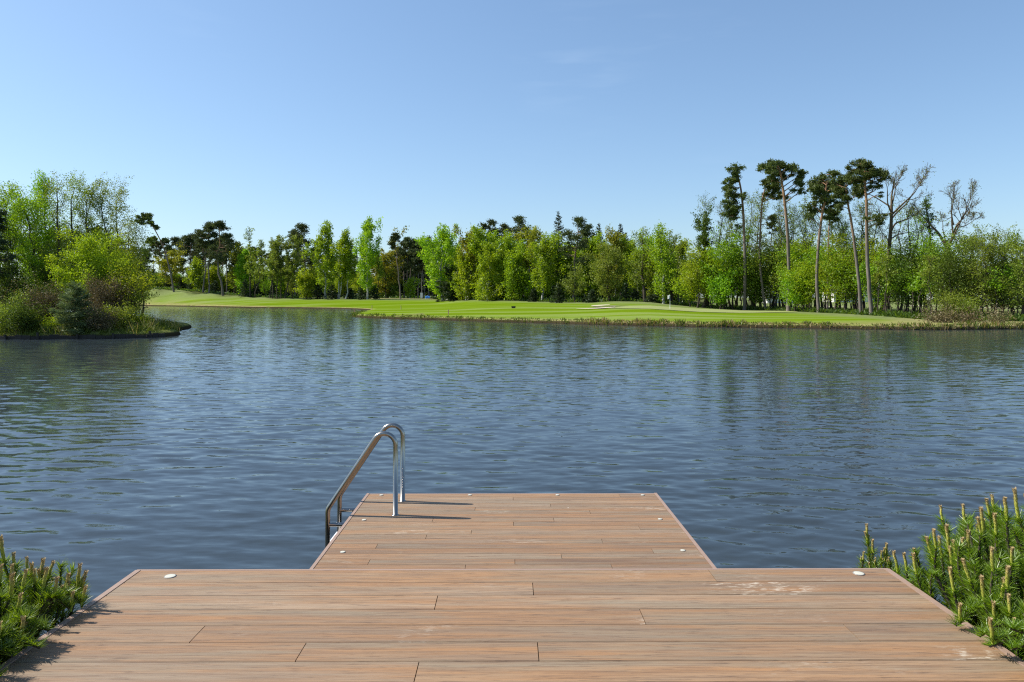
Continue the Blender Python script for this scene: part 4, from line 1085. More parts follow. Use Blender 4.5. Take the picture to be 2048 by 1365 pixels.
for px, yy, top, lb, w, lm, nl in ((66, 47.6, 602, 'dark brown leafless shrub left of the young pine', 1.4, 'brown', 450), (82, 49, 600, 'shady dark green bush behind the brown leafless shrub', 1.5, 'darkgreen', 1700), (40, 45.2, 636, 'rounded dark shrub hanging over the water near the left edge', .8, 'darkgreen', 1300), (205, 46.0, 636, 'low brownish shrub over the timber edging right of the young pine', .8, 'brown', 700), (228, 46.8, 634, 'low bright green shrub between the dry shrubs and the small tree', .7, 'alder', 1000), (100, 48, 600, 'brown tangled shrub touching the left of the young pine', 1.1, 'brown', 1100), (208, 49, 588, 'dry brown shrub right of the young pine', 1.3, 'brown', 2200),
                                   (238, 50, 598, 'dry grey brown shrub behind the small yellow green tree', 1.0, 'brown', 1300), (20, 46.2, 640, 'low olive shrub at the waterline by the left edge', .95, 'olive', 1900), (105, 46.0, 652, 'small bright fern like plant at the waterline', .45, 'lime', 500),
                                   (60, 46.2, 652, 'low dark green shrub at the waterline left of the young pine', .8, 'darkgreen', 1300), (180, 46.4, 648, 'low brown green shrub right at the foot of the young pine', .6, 'olive', 900), (250, 48.2, 640, 'low green shrub left of the small yellow green tree', .55, 'alder', 900), (280, 48.6, 642, 'low mossy plant beside the rocks on the point', .4, 'lime', 420)):
    pen_tree(px, yy, top, lb, w, lm, nl, .05, r0=.03, name='shrub', prof=P_BUSH, cat='shrub', bark='bark_grey', leafk=.0016, clump=.2)
ps = SH[(SH[:, 1] > 41.5) & (SH[:, 1] < 60) & (SH[:, 0] < -21.5) & (SH[:, 0] > -40)]
rgp = np.random.default_rng(44)
inner = np.column_stack([rgp.uniform(-40, -22.5, 5200), rgp.uniform(42.5, 56, 5200)])
isd = sdf(inner); inner = inner[(isd > .15) & (isd < 6)]
tufts('bank_grass', 'rough green grass covering the spit', np.column_stack([inner, np.full(len(inner), .35)]), 'col', M['grass_green'], 6, .02, 12, .5)
tufts('straw_grass', 'dead straw stalks and reeds on the spit', np.column_stack([inner[::8], np.full(len(inner[::8]), .6)]), 'col', M['grass_dry'], 5, .013, 13, .25)
tipg = rep(np.column_stack([[-23.3, -24.0, -24.8, -25.6, -26.5], [50.4, 49.9, 49.4, 48.8, 48.4], [.8, .8, .8, .9, .9]]), 26, .45, 14)
tufts('reeds', 'thin dry reeds standing on the point of the spit', tipg, 'col', M['grass_dry'], 2, .009, 15, .12)
# timber edging on the spit: a thing of posts and boards
front = SH[(SH[:, 1] > 41.5) & (SH[:, 1] < 51.5) & (SH[:, 0] < -22) & (SH[:, 0] > -42)]
br = [0]+[i+1 for i in range(len(front)-1) if np.linalg.norm(front[i+1]-front[i]) > 2]+[len(front)]
runs = [front[a:b] for a, b in zip(br[:-1], br[1:])]; front = max(runs, key=len)
eo = thing('timber_edging', 'dark wet timber edging along the waterline of the spit', 'edging', (0, 0, 0))
vb = VB()
for i in range(len(front)-1):
    p0, p1 = front[i], front[i+1]
    if np.linalg.norm(p1-p0) > 2: continue
    d = (p1-p0)/np.linalg.norm(p1-p0); n_ = np.array((-d[1], d[0]))
    if n_[1] > 0: n_ = -n_
    o_ = n_*.06
    a, b = p0+o_, p1+o_; c, e = p0+o_+n_*.06, p1+o_+n_*.06
    zt = .22+.05*math.sin(i*1.7)
    vb.add([(*a, -.4), (*b, -.4), (*e, -.4), (*c, -.4), (*a, zt), (*b, zt), (*e, zt), (*c, zt)], [(4,5,6,7),(0,1,5,4),(2,3,7,6),(1,2,6,5),(3,0,4,7)])
vb.build('planking', M['timber'], eo, False)
for i in range(2, len(front)-1, 4):
    vb = VB(); p0 = front[i]; vb.tube([(p0[0]+.02, p0[1]-.2, -.6), (p0[0]+.03, p0[1]-.2, .1), (p0[0], p0[1]-.2, .34+.08*math.sin(i))], [.07, .07, .065], 7, True)
    vb.build('post', M['timber'], eo, False)
def rock(px, Y, s, label):
    rg = rg_(); import bmesh as _b
    bm = _b.new(); _b.ops.create_icosphere(bm, subdivisions=3, radius=s)
    off = rg.uniform(-3, 3, 3)
    for v in bm.verts:
        q = v.co*(2.2/s); n_ = math.sin(q.x*1.3+off[0])*math.sin(q.y*1.7+off[1])+.6*math.sin(q.z*2.3+off[2]+q.x)
        v.co *= 1+.22*n_; v.co.z *= .62
    me = bpy.data.meshes.new('rock'); bm.to_mesh(me); bm.free(); me.materials.append(M['rock'])
    for pl in me.polygons: pl.use_smooth = True
    o = bpy.data.objects.new('rock', me); COL.objects.link(o)
    Y -= 1.5; x_ = (px-CX)/FPX*Y; o.location = (x_, Y, max(.1, ground_z(x_, Y))+s*.2); tag(o, label, 'rock')
rock(272, 48.6, .42, 'biggest dark rock on the point of the spit, right of the small tree')
rock(285, 48.9, .34, 'dark rock right of the biggest one on the point')
rock(260, 48.3, .25, 'small rock left of the biggest one on the point')
rock(298, 49.3, .26, 'low rock nearest the tip of the spit')

# ------------------------------------------------------------------ golf course furniture and things beyond the trees
def solid(name, label, cat, loc): return thing(name, label, cat, loc)
xf = at_depth(1340, 600, 97); zf = ground_z(xf[0], 97)+.05
fl = thing('golf_flag', 'white golf flag on a white stick standing in the putting green', 'flag', (xf[0], 97, zf))
vb = VB(); vb.tube([(0, 0, -.05), (0, 0, .9), (-.02, 0, 1.85)], [.02, .02, .016], 8, True); vb.build('stick', M['white'], fl)
vb = VB(); g = np.linspace(0, 1, 7)
pv = [(-.02-.28*t+.02*math.sin(t*7), .06*math.sin(t*8), z) for t in g for z in (1.83-.05*t, 1.40-.12*t)]
vb.add(pv, [(2*i, 2*i+2, 2*i+3, 2*i+1) for i in range(6)]); vb.build('flag_cloth', M['white'], fl)
M['red'] = simple('red_paint', (.55, .05, .03), (.48, .04, .03), .5)
M['stake'] = simple('stake_paint', (.16, .05, .03), (.08, .03, .02), .6)
def stake(px, Y, h, label):
    x_ = (px-CX)/FPX*Y; z_ = ground_z(x_, Y)
    vb = VB(); vb.tube([(0, 0, -.1), (0, 0, h*.96), (0, 0, h)], [.045, .045, .02], 8, True)
    o = vb.build('marker_stake', M['stake']); o.location = (x_, Y, z_); tag(o, label, 'stake')
stake(709, 99.5, .7, 'dark red hazard stake on the tip of the lawn by the inlet')
stake(744, 124, .8, 'dark hazard stake behind the head of the inlet')
stake(802, 118, .7, 'dark red hazard stake on the lawn right of the inlet')
stake(897, 85.5, .6, 'dark red hazard stake near the bank in front of the wood')
vb = VB(); vb.box((-.28, -.14, 0), (.28, .14, .22)); vb.box((-.32, -.16, .221), (.32, .16, .27)); vb.box((-.1, -.19, .06), (.1, -.141, .17))
o = vb.build('black_box', simple('black_plastic', (.015, .015, .015), (.01, .01, .01), .5), None, False)
x_ = (1027-CX)/FPX*103; o.location = (x_, 103, ground_z(x_, 103)); tag(o, 'small black box lying on the fairway', 'box')
# white board and blue tarp on the rough
yb_ = adj(843, 205); x_ = (843-CX)/FPX*yb_; bo = thing('notice_board', 'narrow upright white board beside the blue tarp', 'sign', (x_, yb_, ground_z(x_, yb_)))
vb = VB(); vb.box((-.35, -.04, .25), (.35, .04, 1.75)); vb.build('panel', M['white'], bo, False)
for sx in (-.25, .25):
    vb = VB(); vb.box((sx-.04, .041, -.1), (sx+.04, .10, 1.6)); vb.build('leg', M['timber'], bo, False)
yb_ = adj(855, 204); x_ = (855-CX)/FPX*yb_
vb = VB(); gx = np.linspace(-.62, .62, 9); gy = np.linspace(-.5, .5, 6)
vv = [(a*1.1, b_*1.2, .9*(1-min(1, abs(b_*1.9))**2)*(1-.25*abs(a))+.04*math.sin(a*9+b_*5)) for a in gx for b_ in gy]
vb.add(vv, [(i*6+j, (i+1)*6+j, (i+1)*6+j+1, i*6+j+1) for i in range(8) for j in range(5)])
o = vb.build('tarp', simple('blue_tarp', (.03, .16, .45), (.05, .22, .55), .5)); o.location = (x_, yb_, ground_z(x_, yb_)); tag(o, 'blue tarp heaped at the edge of the wood', 'tarp')

# cars, banners and a pale building seen between the trunks
M['glass'] = simple('dark_glass', (.02, .025, .03), (.015, .02, .025), .08)
M['tyre'] = simple('tyre', (.02, .02, .02), (.03, .03, .03), .8)
M['grey'] = simple('grey_paint', (.28, .30, .32), (.25, .27, .29), .35)
def car(px, Y, rz, mat, label):
    x_ = (px-CX)/FPX*Y
    c = thing('parked_car', label, 'car', (x_, Y, ground_z(x_, Y)), (0, 0, rz), 'cars parked beyond the right belt')
    prof = [(-2.1, .35), (-2.15, .75), (-1.3, .92), (-.75, 1.42), (.75, 1.46), (1.6, .98), (2.1, .9), (2.15, .4)]
    vb = VB(); n = len(prof)
    ys = (-.85, .85)
    v = [(a, y_*(1 if z < 1 else .82), z) for y_ in ys for a, z in prof]
    q = [(i, i+1, n+i+1, n+i) for i in range(n-1)] + [(0, n, 2*n-1, n-1)]
    q += [(0, 7, 6, 1), (1, 6, 5, 2), (2, 5, 4, 3), (n, n+1, n+6, n+7), (n+1, n+2, n+5, n+6), (n+2, n+3, n+4, n+5)]
    vb.add(v, q); vb.build('body', mat, c, False)
    for s in (-1, 1):
        vb = VB(); vb.add([(-1.1, s*.845, 1.0), (1.3, s*.845, 1.02), (.7, s*.735, 1.38), (-.7, s*.735, 1.36)], [(0, 1, 2, 3)]); vb.build('side_window', M['glass'], c, False)
    for sx in (-1.3, 1.3):
        for s in (-1, 1):
            vb = VB(); th = np.linspace(0, 2*math.pi, 14)
            vb.tube([(sx, s*.66, .32), (sx, s*.88, .32)], [.32, .32], 12, True); vb.build('wheel', M['tyre'], c)
for px, Y, rz, mt, lb in ((1868, 178, .5, 'white', 'white car left of the red stall beyond the trees'), (1922, 182, 0, 'white', 'white car right of the red stall beyond the trees'), (1944, 186, .2, 'grey', 'grey car between the white cars beyond the trees'),
                          (1966, 184, .1, 'white', 'white car in the middle of the row beyond the right trees'), (1986, 186, .3, 'white', 'white car right of the middle one beyond the right trees'), (2034, 184, .2, 'white', 'white car nearest the right edge beyond the trees')):
    car(px, Y, rz, M[mt], lb)
for px, lb in ((1889, 'left of two tall red and white banners beyond the trees'), (1896, 'right and brighter of two tall red and white banners')):
    x_ = (px-CX)/FPX*176; b_ = thing('banner', lb, 'banner', (x_, 176, ground_z(x_, 176)), group='banners beyond the trees')
    vb = VB(); vb.tube([(0, 0, 0), (0, 0, 3.4)], [.03, .02], 6, True); vb.build('pole', M['white'], b_)
    for nm, z0, z1, mt in (('red_cloth', 1.9, 3.3, 'red'), ('white_cloth', 1.0, 1.895, 'white')):
        vb = VB(); g = np.linspace(0, 1, 5)
        vb.add([(.02+.5*t, .03*math.sin(t*6), z) for t in g for z in (z0, z1)], [(2*i, 2*i+2, 2*i+3, 2*i+1) for i in range(4)]); vb.build(nm, M[mt], b_)
x_ = (1904-CX)/FPX*178; s_ = thing('market_stall', 'low red stall under a pale flat roof beyond the trees', 'stall', (x_, 178, ground_z(x_, 178)))
vb = VB(); vb.box((-.85, -.5, 0), (.95, .5, .8)); vb.build('counter', M['red'], s_, False)
vb = VB(); vb.box((-1.0, -.7, 1.25), (1.1, .7, 1.33)); vb.build('roof', M['white'], s_, False)
for sx in (-.9, 1.0):
    vb = VB(); vb.box((sx-.03, -.6, 0), (sx+.03, -.54, 1.249)); vb.build('post', M['white'], s_, False)
M['plaster'] = simple('plaster', (.72, .70, .64), (.66, .63, .57), .9, (1, 1, 1))
M['roofing'] = simple('grey_roof', (.16, .15, .14), (.12, .11, .10), .8, (2, 2, 2))
def building(px, Y, w, h, d, label):
    x_ = (px-CX)/FPX*Y; o = thing('building', label, 'building', (x_, Y, ground_z(x_, Y)-.1))
    vb = VB(); vb.box((-w/2, 0, 0), (w/2, d, h)); vb.build('wall', M['plaster'], o, False)
    vb = VB(); e = .4
    vb.add([(-w/2-e, -e, h+.003), (w/2+e, -e, h+.003), (w/2+e, d/2, h+1.4), (-w/2-e, d/2, h+1.4), (-w/2-e, d+e, h+.003), (w/2+e, d+e, h+.003)], [(0, 1, 2, 3), (3, 2, 5, 4), (0, 4, 5, 1)])
    vb.build('roof', M['roofing'], o, False)
    nw = max(2, int(w/2.4))
    for i in range(nw):
        cx_ = -w/2+(i+.5)*w/nw
        vb = VB(); vb.box((cx_-.5, -.06, 1.0), (cx_+.5, -.002, 2.2)); vb.build('window', M['glass'], o, False)
building(1561, 165, 6, 4.2, 6, 'pale plastered house glimpsed left of the umbrella pine trunk')
building(1722, 172, 13, 2.9, 6, 'long low white building glimpsed behind the two rightmost pines')
def pathsheet(px0, px1, Y, dpt):
    Ys = np.array([Y, Y+dpt]); xs = np.linspace((px0-CX)/FPX*Y, (px1-CX)/FPX*Y, 12)
    P = np.array([(x, yy + .02*(x-xs[0])) for yy in Ys for x in xs]); Z = terrain(P)+.06
    vb = VB(); vb.add(np.column_stack([P, Z]), [(i, i+1, 12+i+1, 12+i) for i in range(11)])
    o = vb.build('sand_path', sand); o['kind'] = 'structure'
pathsheet(1835, 1885, 122, 5); pathsheet(1990, 2045, 108, 5); pathsheet(1655, 1700, 120, 5)

# ------------------------------------------------------------------ the wooden deck and bathing platform
m, N, L, out = newmat('decking')
g = N.new('ShaderNodeNewGeometry')
p = N.new('ShaderNodeBsdfPrincipled'); p.inputs['Roughness'].default_value = .62; p.inputs['Specular IOR Level'].default_value = .3
base_c = ramp(N, L, g.outputs['Random Per Island'], [(0, (.140, .090, .058)), (.2, (.27, .175, .104)), (.42, (.175, .125, .085)), (.6, (.31, .198, .112)), (.8, (.215, .158, .108)), (1, (.35, .245, .155))])
tc = N.new('ShaderNodeTexCoord')
cmb = N.new('ShaderNodeVectorMath'); cmb.operation = 'MULTIPLY_ADD'
addr = N.new('ShaderNodeCombineXYZ'); 
mr = N.new('ShaderNodeMath'); mr.operation = 'MULTIPLY'; mr.inputs[1].default_value = 57.0
L.new(g.outputs['Random Per Island'], mr.inputs[0]); L.new(mr.outputs[0], addr.inputs[0]); L.new(mr.outputs[0], addr.inputs[2])
cmb.inputs[1].default_value = (1, 1, 1); L.new(tc.outputs['Object'], cmb.inputs[0]); L.new(addr.outputs[0], cmb.inputs[2])
def gn(scale, detail, rough=.6, dist=0.0):
    mp_ = N.new('ShaderNodeMapping'); mp_.inputs['Scale'].default_value = scale; L.new(cmb.outputs[0], mp_.inputs[0])
    n_ = N.new('ShaderNodeTexNoise'); n_.inputs['Scale'].default_value = 1; n_.inputs['Detail'].default_value = detail; n_.inputs['Roughness'].default_value = rough; n_.inputs['Distortion'].default_value = dist
    L.new(mp_.outputs[0], n_.inputs['Vector']); return n_.outputs[0]
broadn = gn((.9, 16, 1), 3); grain = gn((2.2, 95, 4), 5, .7, .25); fleck = gn((7, 140, 4), 4, .7)
c = mixc(N, L, maprange(N, L, broadn, .38, .64, 0, .8), base_c, (.32, .165, .070))
c = mixc(N, L, maprange(N, L, gn((.7, 9, 1), 3), .45, .64, 0, .75), c, (.225, .185, .128))
c = mixc(N, L, maprange(N, L, grain, .42, .66, 0, .75), c, (.15, .09, .055))
c = mixc(N, L, maprange(N, L, fleck, .56, .68, 0, .8), c, (.075, .045, .03))
# pale scuffs and small droppings
scf = N.new('ShaderNodeMath'); scf.operation = 'MULTIPLY'
L.new(maprange(N, L, gn((1.1, 1.6, 1), 2), .60, .74), scf.inputs[0]); L.new(maprange(N, L, gn((14, 50, 3), 4, .7), .52, .66), scf.inputs[1])
c = mixc(N, L, scf.outputs[0], c, (.47, .40, .31))
vo = N.new('ShaderNodeTexVoronoi'); vo.inputs['Scale'].default_value = 1.9; vo.inputs['Randomness'].default_value = 1
mpv = N.new('ShaderNodeMapping'); mpv.inputs['Scale'].default_value = (1, 1.4, 1); L.new(tc.outputs['Object'], mpv.inputs[0]); L.new(mpv.outputs[0], vo.inputs['Vector'])
sepc = N.new('ShaderNodeSeparateColor'); L.new(vo.outputs['Color'], sepc.inputs[0])
szr = maprange(N, L, sepc.outputs[0], .62, 1.0, 0.0, .026)
lt = N.new('ShaderNodeMath'); lt.operation = 'LESS_THAN'; L.new(vo.outputs['Distance'], lt.inputs[0]); L.new(szr, lt.inputs[1])
c = mixc(N, L, lt.outputs[0], c, (.78, .75, .68))
L.new(c, p.inputs['Base Color'])
bp = N.new('ShaderNodeBump'); bp.inputs['Strength'].default_value = .35; bp.inputs['Distance'].default_value = .003
L.new(grain, bp.inputs['Height']); L.new(bp.outputs[0], p.inputs['Normal']); L.new(p.outputs[0], out.inputs[0])
M['deck'] = m
M['trim'] = simple('trim_wood', (.30, .205, .155), (.26, .175, .13), .6, (1, 30, 1))
M['frame'] = simple('substructure', (.035, .028, .022), (.02, .016, .013), .9)
M['lamp'] = simple('lamp_lens', (.56, .54, .44), (.50, .48, .38), .35, (60, 60, 60))

M['lamp_ring'] = simple('lamp_ring', (.22, .21, .19), (.18, .17, .16), .5)
HD, VPX, VPY = 1.6, 1017.0, 615.0
def dl(px, py):
    yy = FPX*HD/(py-VPY); return ((px-VPX)/FPX*yy-.03, yy)
DROT = (-math.atan((VPY-HOR)/FPX), 0, R(.277)); DLOC = (.03, 0, CAMZ-HD)
def board(vb, x0, x1, y0, y1, zt=0.0, th=.024, ch=.004):
    pr = [(y0, zt-th), (y0, zt-ch), (y0+ch, zt), (y1-ch, zt), (y1, zt-ch), (y1, zt-th)]
    v = [(x0, a, b) for a, b in pr]+[(x1, a, b) for a, b in pr]
    # pr runs from -y to +y: faces outward
    q = [(i, 6+i, 7+i, i+1) for i in range(5)]+[(0, 5, 11, 6), (0, 1, 4, 5), (1, 2, 3, 4), (6, 11, 10, 7), (7, 10, 9, 8)]
    vb.add(v, q)

deck = thing('wooden_deck', 'broad brown wooden deck in the foreground with wide boards', 'deck', DLOC, DROT)
DW = 2.298; YF = 4.42
vb = VB(); tw = .032
rows = [(YF-.2, YF)]; y_ = YF-.2
while y_ > -1.6: rows.append((y_-.188, y_)); y_ -= .188
J = {0: [(1424, 1150)], 1: [(1066, 1176)], 2: [(873, 1202)], 3: [(1284, 1230)], 4: [(397, 1266), (1700, 1262)], 5: [(603, 1302), (1076, 1299)], 6: [(834, 1340)], 7: [(1500, 1380)], 8: [(700, 1440), (1300, 1440)]}
rj = random.Random(3)
for i, (a, b) in enumerate(rows):
    xs = [-DW+tw+.004] + sorted(dl(*q)[0] for q in J.get(i, [])) + [DW-tw-.004]
    if i > 8: xs = [-DW+tw+.004, rj.uniform(-1.5, 1.5), DW-tw-.004]
    for k in range(len(xs)-1):
        board(vb, xs[k]+(.002 if k else 0), xs[k+1]-(.002 if k < len(xs)-2 else 0), a+.0025, b-.0025)
vb.build('decking', M['deck'], deck, False)
for s in (-1, 1):
    vb = VB(); x0, x1 = sorted((s*DW, s*(DW-tw))); vb.box((x0, -1.6, -.16), (x1, YF, .003)); vb.build('side_trim', M['trim'], deck, False)
vb = VB(); vb.box((-DW, YF+.001, -.17), (DW, YF+.022, -.002)); vb.build('front_fascia', M['trim'], deck, False)
vb = VB(); vb.box((-DW+.05, -1.55, -.20), (DW-.05, YF-.01, -.027)); vb.build('subframe', M['frame'], deck, False)
for sx in (-2.1, -.7, .7, 2.1):
    vb = VB(); vb.box((sx-.06, YF-.35, -1.3), (sx+.06, YF-.23, -.201)); vb.build('leg', M['timber'], deck, False)

pier = thing('bathing_platform', 'narrower brown board platform reaching out over the lake', 'platform', DLOC, DROT)
PW, PY0, PY1, ZP = 1.2545, YF+.026, 6.262, -.012
pw = (PY1-PY0)/18
vb = VB(); tp = .022
PJ = {0: [1455], 1: [970], 3: [1140], 4: [797], 5: [1320], 7: [605, 1155], 8: [972], 9: [1545], 10: [780], 11: [575], 12: [1375], 13: [350], 14: [1605], 15: [1190], 16: [315, 978], 17: [752, 1420]}
for i in range(18):
    b = PY1-i*pw; a = b-pw
    yc = VPY+FPX*HD/((a+b)/2)
    xs = [-PW+tp+.003] + sorted(dl(600+q/2.2756, yc)[0] for q in PJ.get(i, [])) + [PW-tp-.003]
    for k in range(len(xs)-1):
        board(vb, xs[k]+(.0015 if k else 0), xs[k+1]-(.0015 if k < len(xs)-2 else 0), a+.0012, b-.0012, ZP, ch=.003)
vb.build('decking', M['deck'], pier, False)
for s in (-1, 1):
    vb = VB(); x0, x1 = sorted((s*PW, s*(PW-tp))); vb.box((x0, PY0, ZP-.15), (x1, PY1+.02, ZP+.003)); vb.build('side_trim', M['trim'], pier, False)
vb = VB(); vb.box((-PW+tp+.001, PY1+.001, ZP-.15), (PW-tp-.001, PY1+.02, ZP-.001)); vb.build('front_fascia', M['trim'], pier, False)
vb = VB(); vb.box((-PW+.03, PY0+.01, ZP-.2), (PW-.03, PY1-.01, ZP-.027)); vb.build('subframe', M['frame'], pier, False)
for sx in (-1.0, 1.0):
    vb = VB(); vb.tube([(sx, PY1-.25, -2.2), (sx, PY1-.25, -1), (sx, PY1-.25, ZP-.201)], [.08, .08, .08], 10); vb.build('pile', M['timber'], pier)
def spotlight(parent, px, py, r, z):
    lx, ly = dl(px, py)
    vb = VB(); th = np.linspace(0, 2*math.pi, 20, endpoint=False)
    def ring(rr_, zz): return np.column_stack([lx+rr_*np.cos(th), ly+rr_*np.sin(th), np.full(20, zz)])
    rings = [ring(r, z+.0006), ring(r*.97, z+.004), ring(r*.84, z+.004)]
    i = np.arange(2)[:, None]*20; j = np.arange(20)[None]; k = (j+1) % 20
    vb.add(np.concatenate(rings), np.stack([i+j, i+k, i+20+k, i+20+j], -1).reshape(-1, 4))
    o = vb.build('deck_light', M['lamp_ring'], parent)
    vb = VB(); rings = [ring(r*.84, z+.004), ring(r*.5, z+.0055), ring(.0005, z+.006)]
    vb.add(np.concatenate(rings), np.stack([i+j, i+k, i+20+k, i+20+j], -1).reshape(-1, 4))
    vb.build('lens', M['lamp'], o)
for q in ((342, 1152), (1719, 1149)): spotlight(deck, *q, .034, 0)
for q in ((763, 987.8), (940, 987.8), (1115, 988), (1285.5, 988.4), (728.5, 1037), (1320.5, 1036.3), (686, 1100.7), (1366, 1098.6)): spotlight(pier, *q, .018, ZP)

# stainless bathing ladder
def fillet(pts, rad, n=10):
    pts = [np.array(p_, float) for p_ in pts]; outp = [pts[0]]
    for i in range(1, len(pts)-1):
        a, b, c_ = pts[i-1], pts[i], pts[i+1]; u = unit(a-b); v = unit(c_-b)
        th = math.acos(float(np.clip(u@v, -1, 1))); d = rad[i-1]/math.tan(th/2)
        bis = unit(u+v); cen = b+bis*(rad[i-1]/math.sin(th/2)); s0, s1 = b+u*d-cen, b+v*d-cen
        om = math.acos(float(np.clip(unit(s0)@unit(s1), -1, 1)))
        for k in range(n+1):
            t = k/n; outp.append(cen+(math.sin((1-t)*om)*s0+math.sin(t*om)*s1)/math.sin(om))
    outp.append(pts[-1]); return outp
lad = thing('pool_ladder', 'bent stainless steel bathing ladder on the left side of the platform', 'ladder', DLOC, DROT)
lx, ly = dl(791, 1027); lx2, ly2 = dl(805.5, 999.5)
for yy, xx in ((ly, lx), (ly2, lx2)):
    xo = xx-.525
    path = fillet([(xx, yy, ZP-.02), (xx, yy, .82), (xo, yy, .035), (xo, yy, -1.5)], [.088, .10])
    vb = VB(); vb.tube(path, .0195, 14, True); h = vb.build('handrail', M['steel'], lad)
    vb = VB(); vb.tube([(xx, yy, ZP+.001), (xx, yy, ZP+.004), (xx, yy, ZP+.007)], [.028, .028, .022], 16, True); vb.build('base_flange', M['steel'], h)
    vb = VB(); vb.tube([(xo, yy, -.085), (xo+.1, yy, -.085), (-PW-.002, yy, -.085)], .0165, 12, True); vb.build('standoff', M['steel'], h)
for i, z_ in enumerate((-.27, -.52, -.77, -1.02)):
    xo = lx-.525; vb = VB(); vb.box((xo-.02, ly+.02, z_-.012), (xo+.09, ly2-.02, z_+.012)); vb.build('step', M['white'] if i == 0 else M['steel'], lad, False)

# ------------------------------------------------------------------ dwarf mountain pines beside the deck
M['needle'] = leafmat('mugo_needles', (.070, .140, .004), (.235, .35, .016), .45, .06)
m, N, L, out = newmat('candle_shoot')
p = N.new('ShaderNodeBsdfPrincipled'); p.inputs['Roughness'].default_value = .8
tc = N.new('ShaderNodeTexCoord'); sx = N.new('ShaderNodeSeparateXYZ'); L.new(tc.outputs['Generated'], sx.inputs[0])
cc = ramp(N, L, sx.outputs[2], [(0, (.34, .42, .025)), (.5, (.46, .47, .06)), (.8, (.52, .40, .14)), (1, (.56, .40, .22))])
n_ = noise(N, L, (160, 160, 70), 2)
cc = mixc(N, L, maprange(N, L, n_, .45, .7, 0, .7), cc, (.15, .14, .03))
L.new(cc, p.inputs['Base Color'])
bpn = N.new('ShaderNodeBump'); bpn.inputs['Strength'].default_value = .8; bpn.inputs['Distance'].default_value = .004
L.new(n_, bpn.inputs['Height']); L.new(bpn.outputs[0], p.inputs['Normal']); L.new(p.outputs[0], out.inputs[0])
M['candle'] = m
def candle_mesh(rg):
    vb = VB(); P = np.array([(0, 0, 0), (.002, 0, .25), (rg.normal(0, .02), rg.normal(0, .02), .55), (rg.normal(0, .03), rg.normal(0, .03), .84), (0, 0, .95), (0, 0, 1.0)])
    P[3:, :2] += P[2, :2]; P[4:, :2] += P[3, :2]*.6
    vb.tube(P, np.array((.040, .056, .056, .050, .036, .004)), 9, True)
    n = 260; t = rg.uniform(.05, .93, n); a = rg.uniform(0, 6.28, n)
    C = along(P, t); rad = np.column_stack([np.cos(a), np.sin(a), 0*a])
    C = C+rad*.052; D = (rad*.5+np.array((0, 0, 1.0)))*rg.uniform(.035, .075, n)[:, None]
    vb.blades(C, D, np.column_stack([-np.sin(a), np.cos(a), 0*a])*.010)
    return vb.mesh('bud_candle', M['candle'])
CANDLES = [candle_mesh(np.random.default_rng(500+i)) for i in range(5)]

def mugo(center, tips, label, seed_, needle=.052, nn_=460):
    """tips: list of (x,y,z, candle length, how many) in world space"""
    rg = np.random.default_rng(seed_); base = np.array(center, float)
    o = thing('mugo_pine', label, 'shrub', tuple(base), group='dwarf pines beside the deck')
    S, Nd = VB(), VB(); cand = []
    for (x_, y_, z_, cl, nc) in tips:
        tip = np.array((x_, y_, z_))-base
        h = np.array((tip[0], tip[1], 0)); out_ = unit(h+rg.normal(0, .05, 3)*np.array((1, 1, 0)))
        tipdir = unit(np.array((0, 0, 1.0))+out_*.28*min(1, np.linalg.norm(h)*1.4)+rg.normal(0, .13, 3))
        stl = rg.uniform(.20, .32)
        mid = tip-tipdir*stl; p0 = np.array((tip[0]*.15, tip[1]*.15, min(0, mid[2])))
        c1 = p0*.5+mid*.5+np.array((0, 0, -.08))
        sg = 1 if base[0] > 0 else -1
        if mid[0]*sg+abs(base[0]) < 2.38 and base[1]+mid[1] < 4.5:
            mid[0] = sg*2.38-base[0]; mid[2] = max(mid[2], .93-base[2])
        if c1[0]*sg+abs(base[0]) < 2.42 and base[1] < 4.5: c1[0] = sg*2.44-base[0]
        path = catmull([p0, c1, mid, tip], 5)
        S.tube(path, np.linspace(.014, .006, len(path)), 5)
        n = nn_; t = rg.beta(1.35, 1.0, n); q = along(path, .22+.78*t)
        a = rg.uniform(0, 6.28, n)
        e1 = unit(np.cross(tipdir, np.array((.3, .9, .1)))); e2 = np.cross(tipdir, e1)
        rad = np.cos(a)[:, None]*e1+np.sin(a)[:, None]*e2
        D = unit(rad*rg.uniform(.6, 1.15, n)[:, None]+tipdir*rg.uniform(.45, 1.0, n)[:, None])*(needle*rg.uniform(.75, 1.25, n))[:, None]
        Wd = unit(np.cross(D, rg.normal(0, 1, (n, 3))))*.0021
        Nd.blades(q, D, Wd)
        for k in range(nc):
            cl_k = cl*(1 if k == 0 else rg.uniform(.3, .75)); off = (rg.normal(0, .011, 3)*np.array((1, 1, 0)) if k else 0)
            cd = unit(tipdir*.6+np.array((0, 0, .8))+(rg.normal(0, .16, 3) if k else rg.normal(0, .05, 3)))
            cand.append((tip+off-.012*cd, cd, cl_k))
    S.build('stems', M['bark_dark'], o)
    Nd.build('needles', M['needle'], o, False)
    cand.sort(key=lambda c_: -c_[2])
    for i, (p_, cd, cl) in enumerate(cand[:100]):
        c_ = bpy.data.objects.new('bud_candle', CANDLES[i % 5]); COL.objects.link(c_); c_.parent = o
        c_.location = p_; c_.rotation_euler = Vector(cd).to_track_quat('Z', 'Y').to_euler()
        wd = min(cl, .115)*1.15+.022
        c_.scale = (wd*.95, wd*.95, cl)
    return o

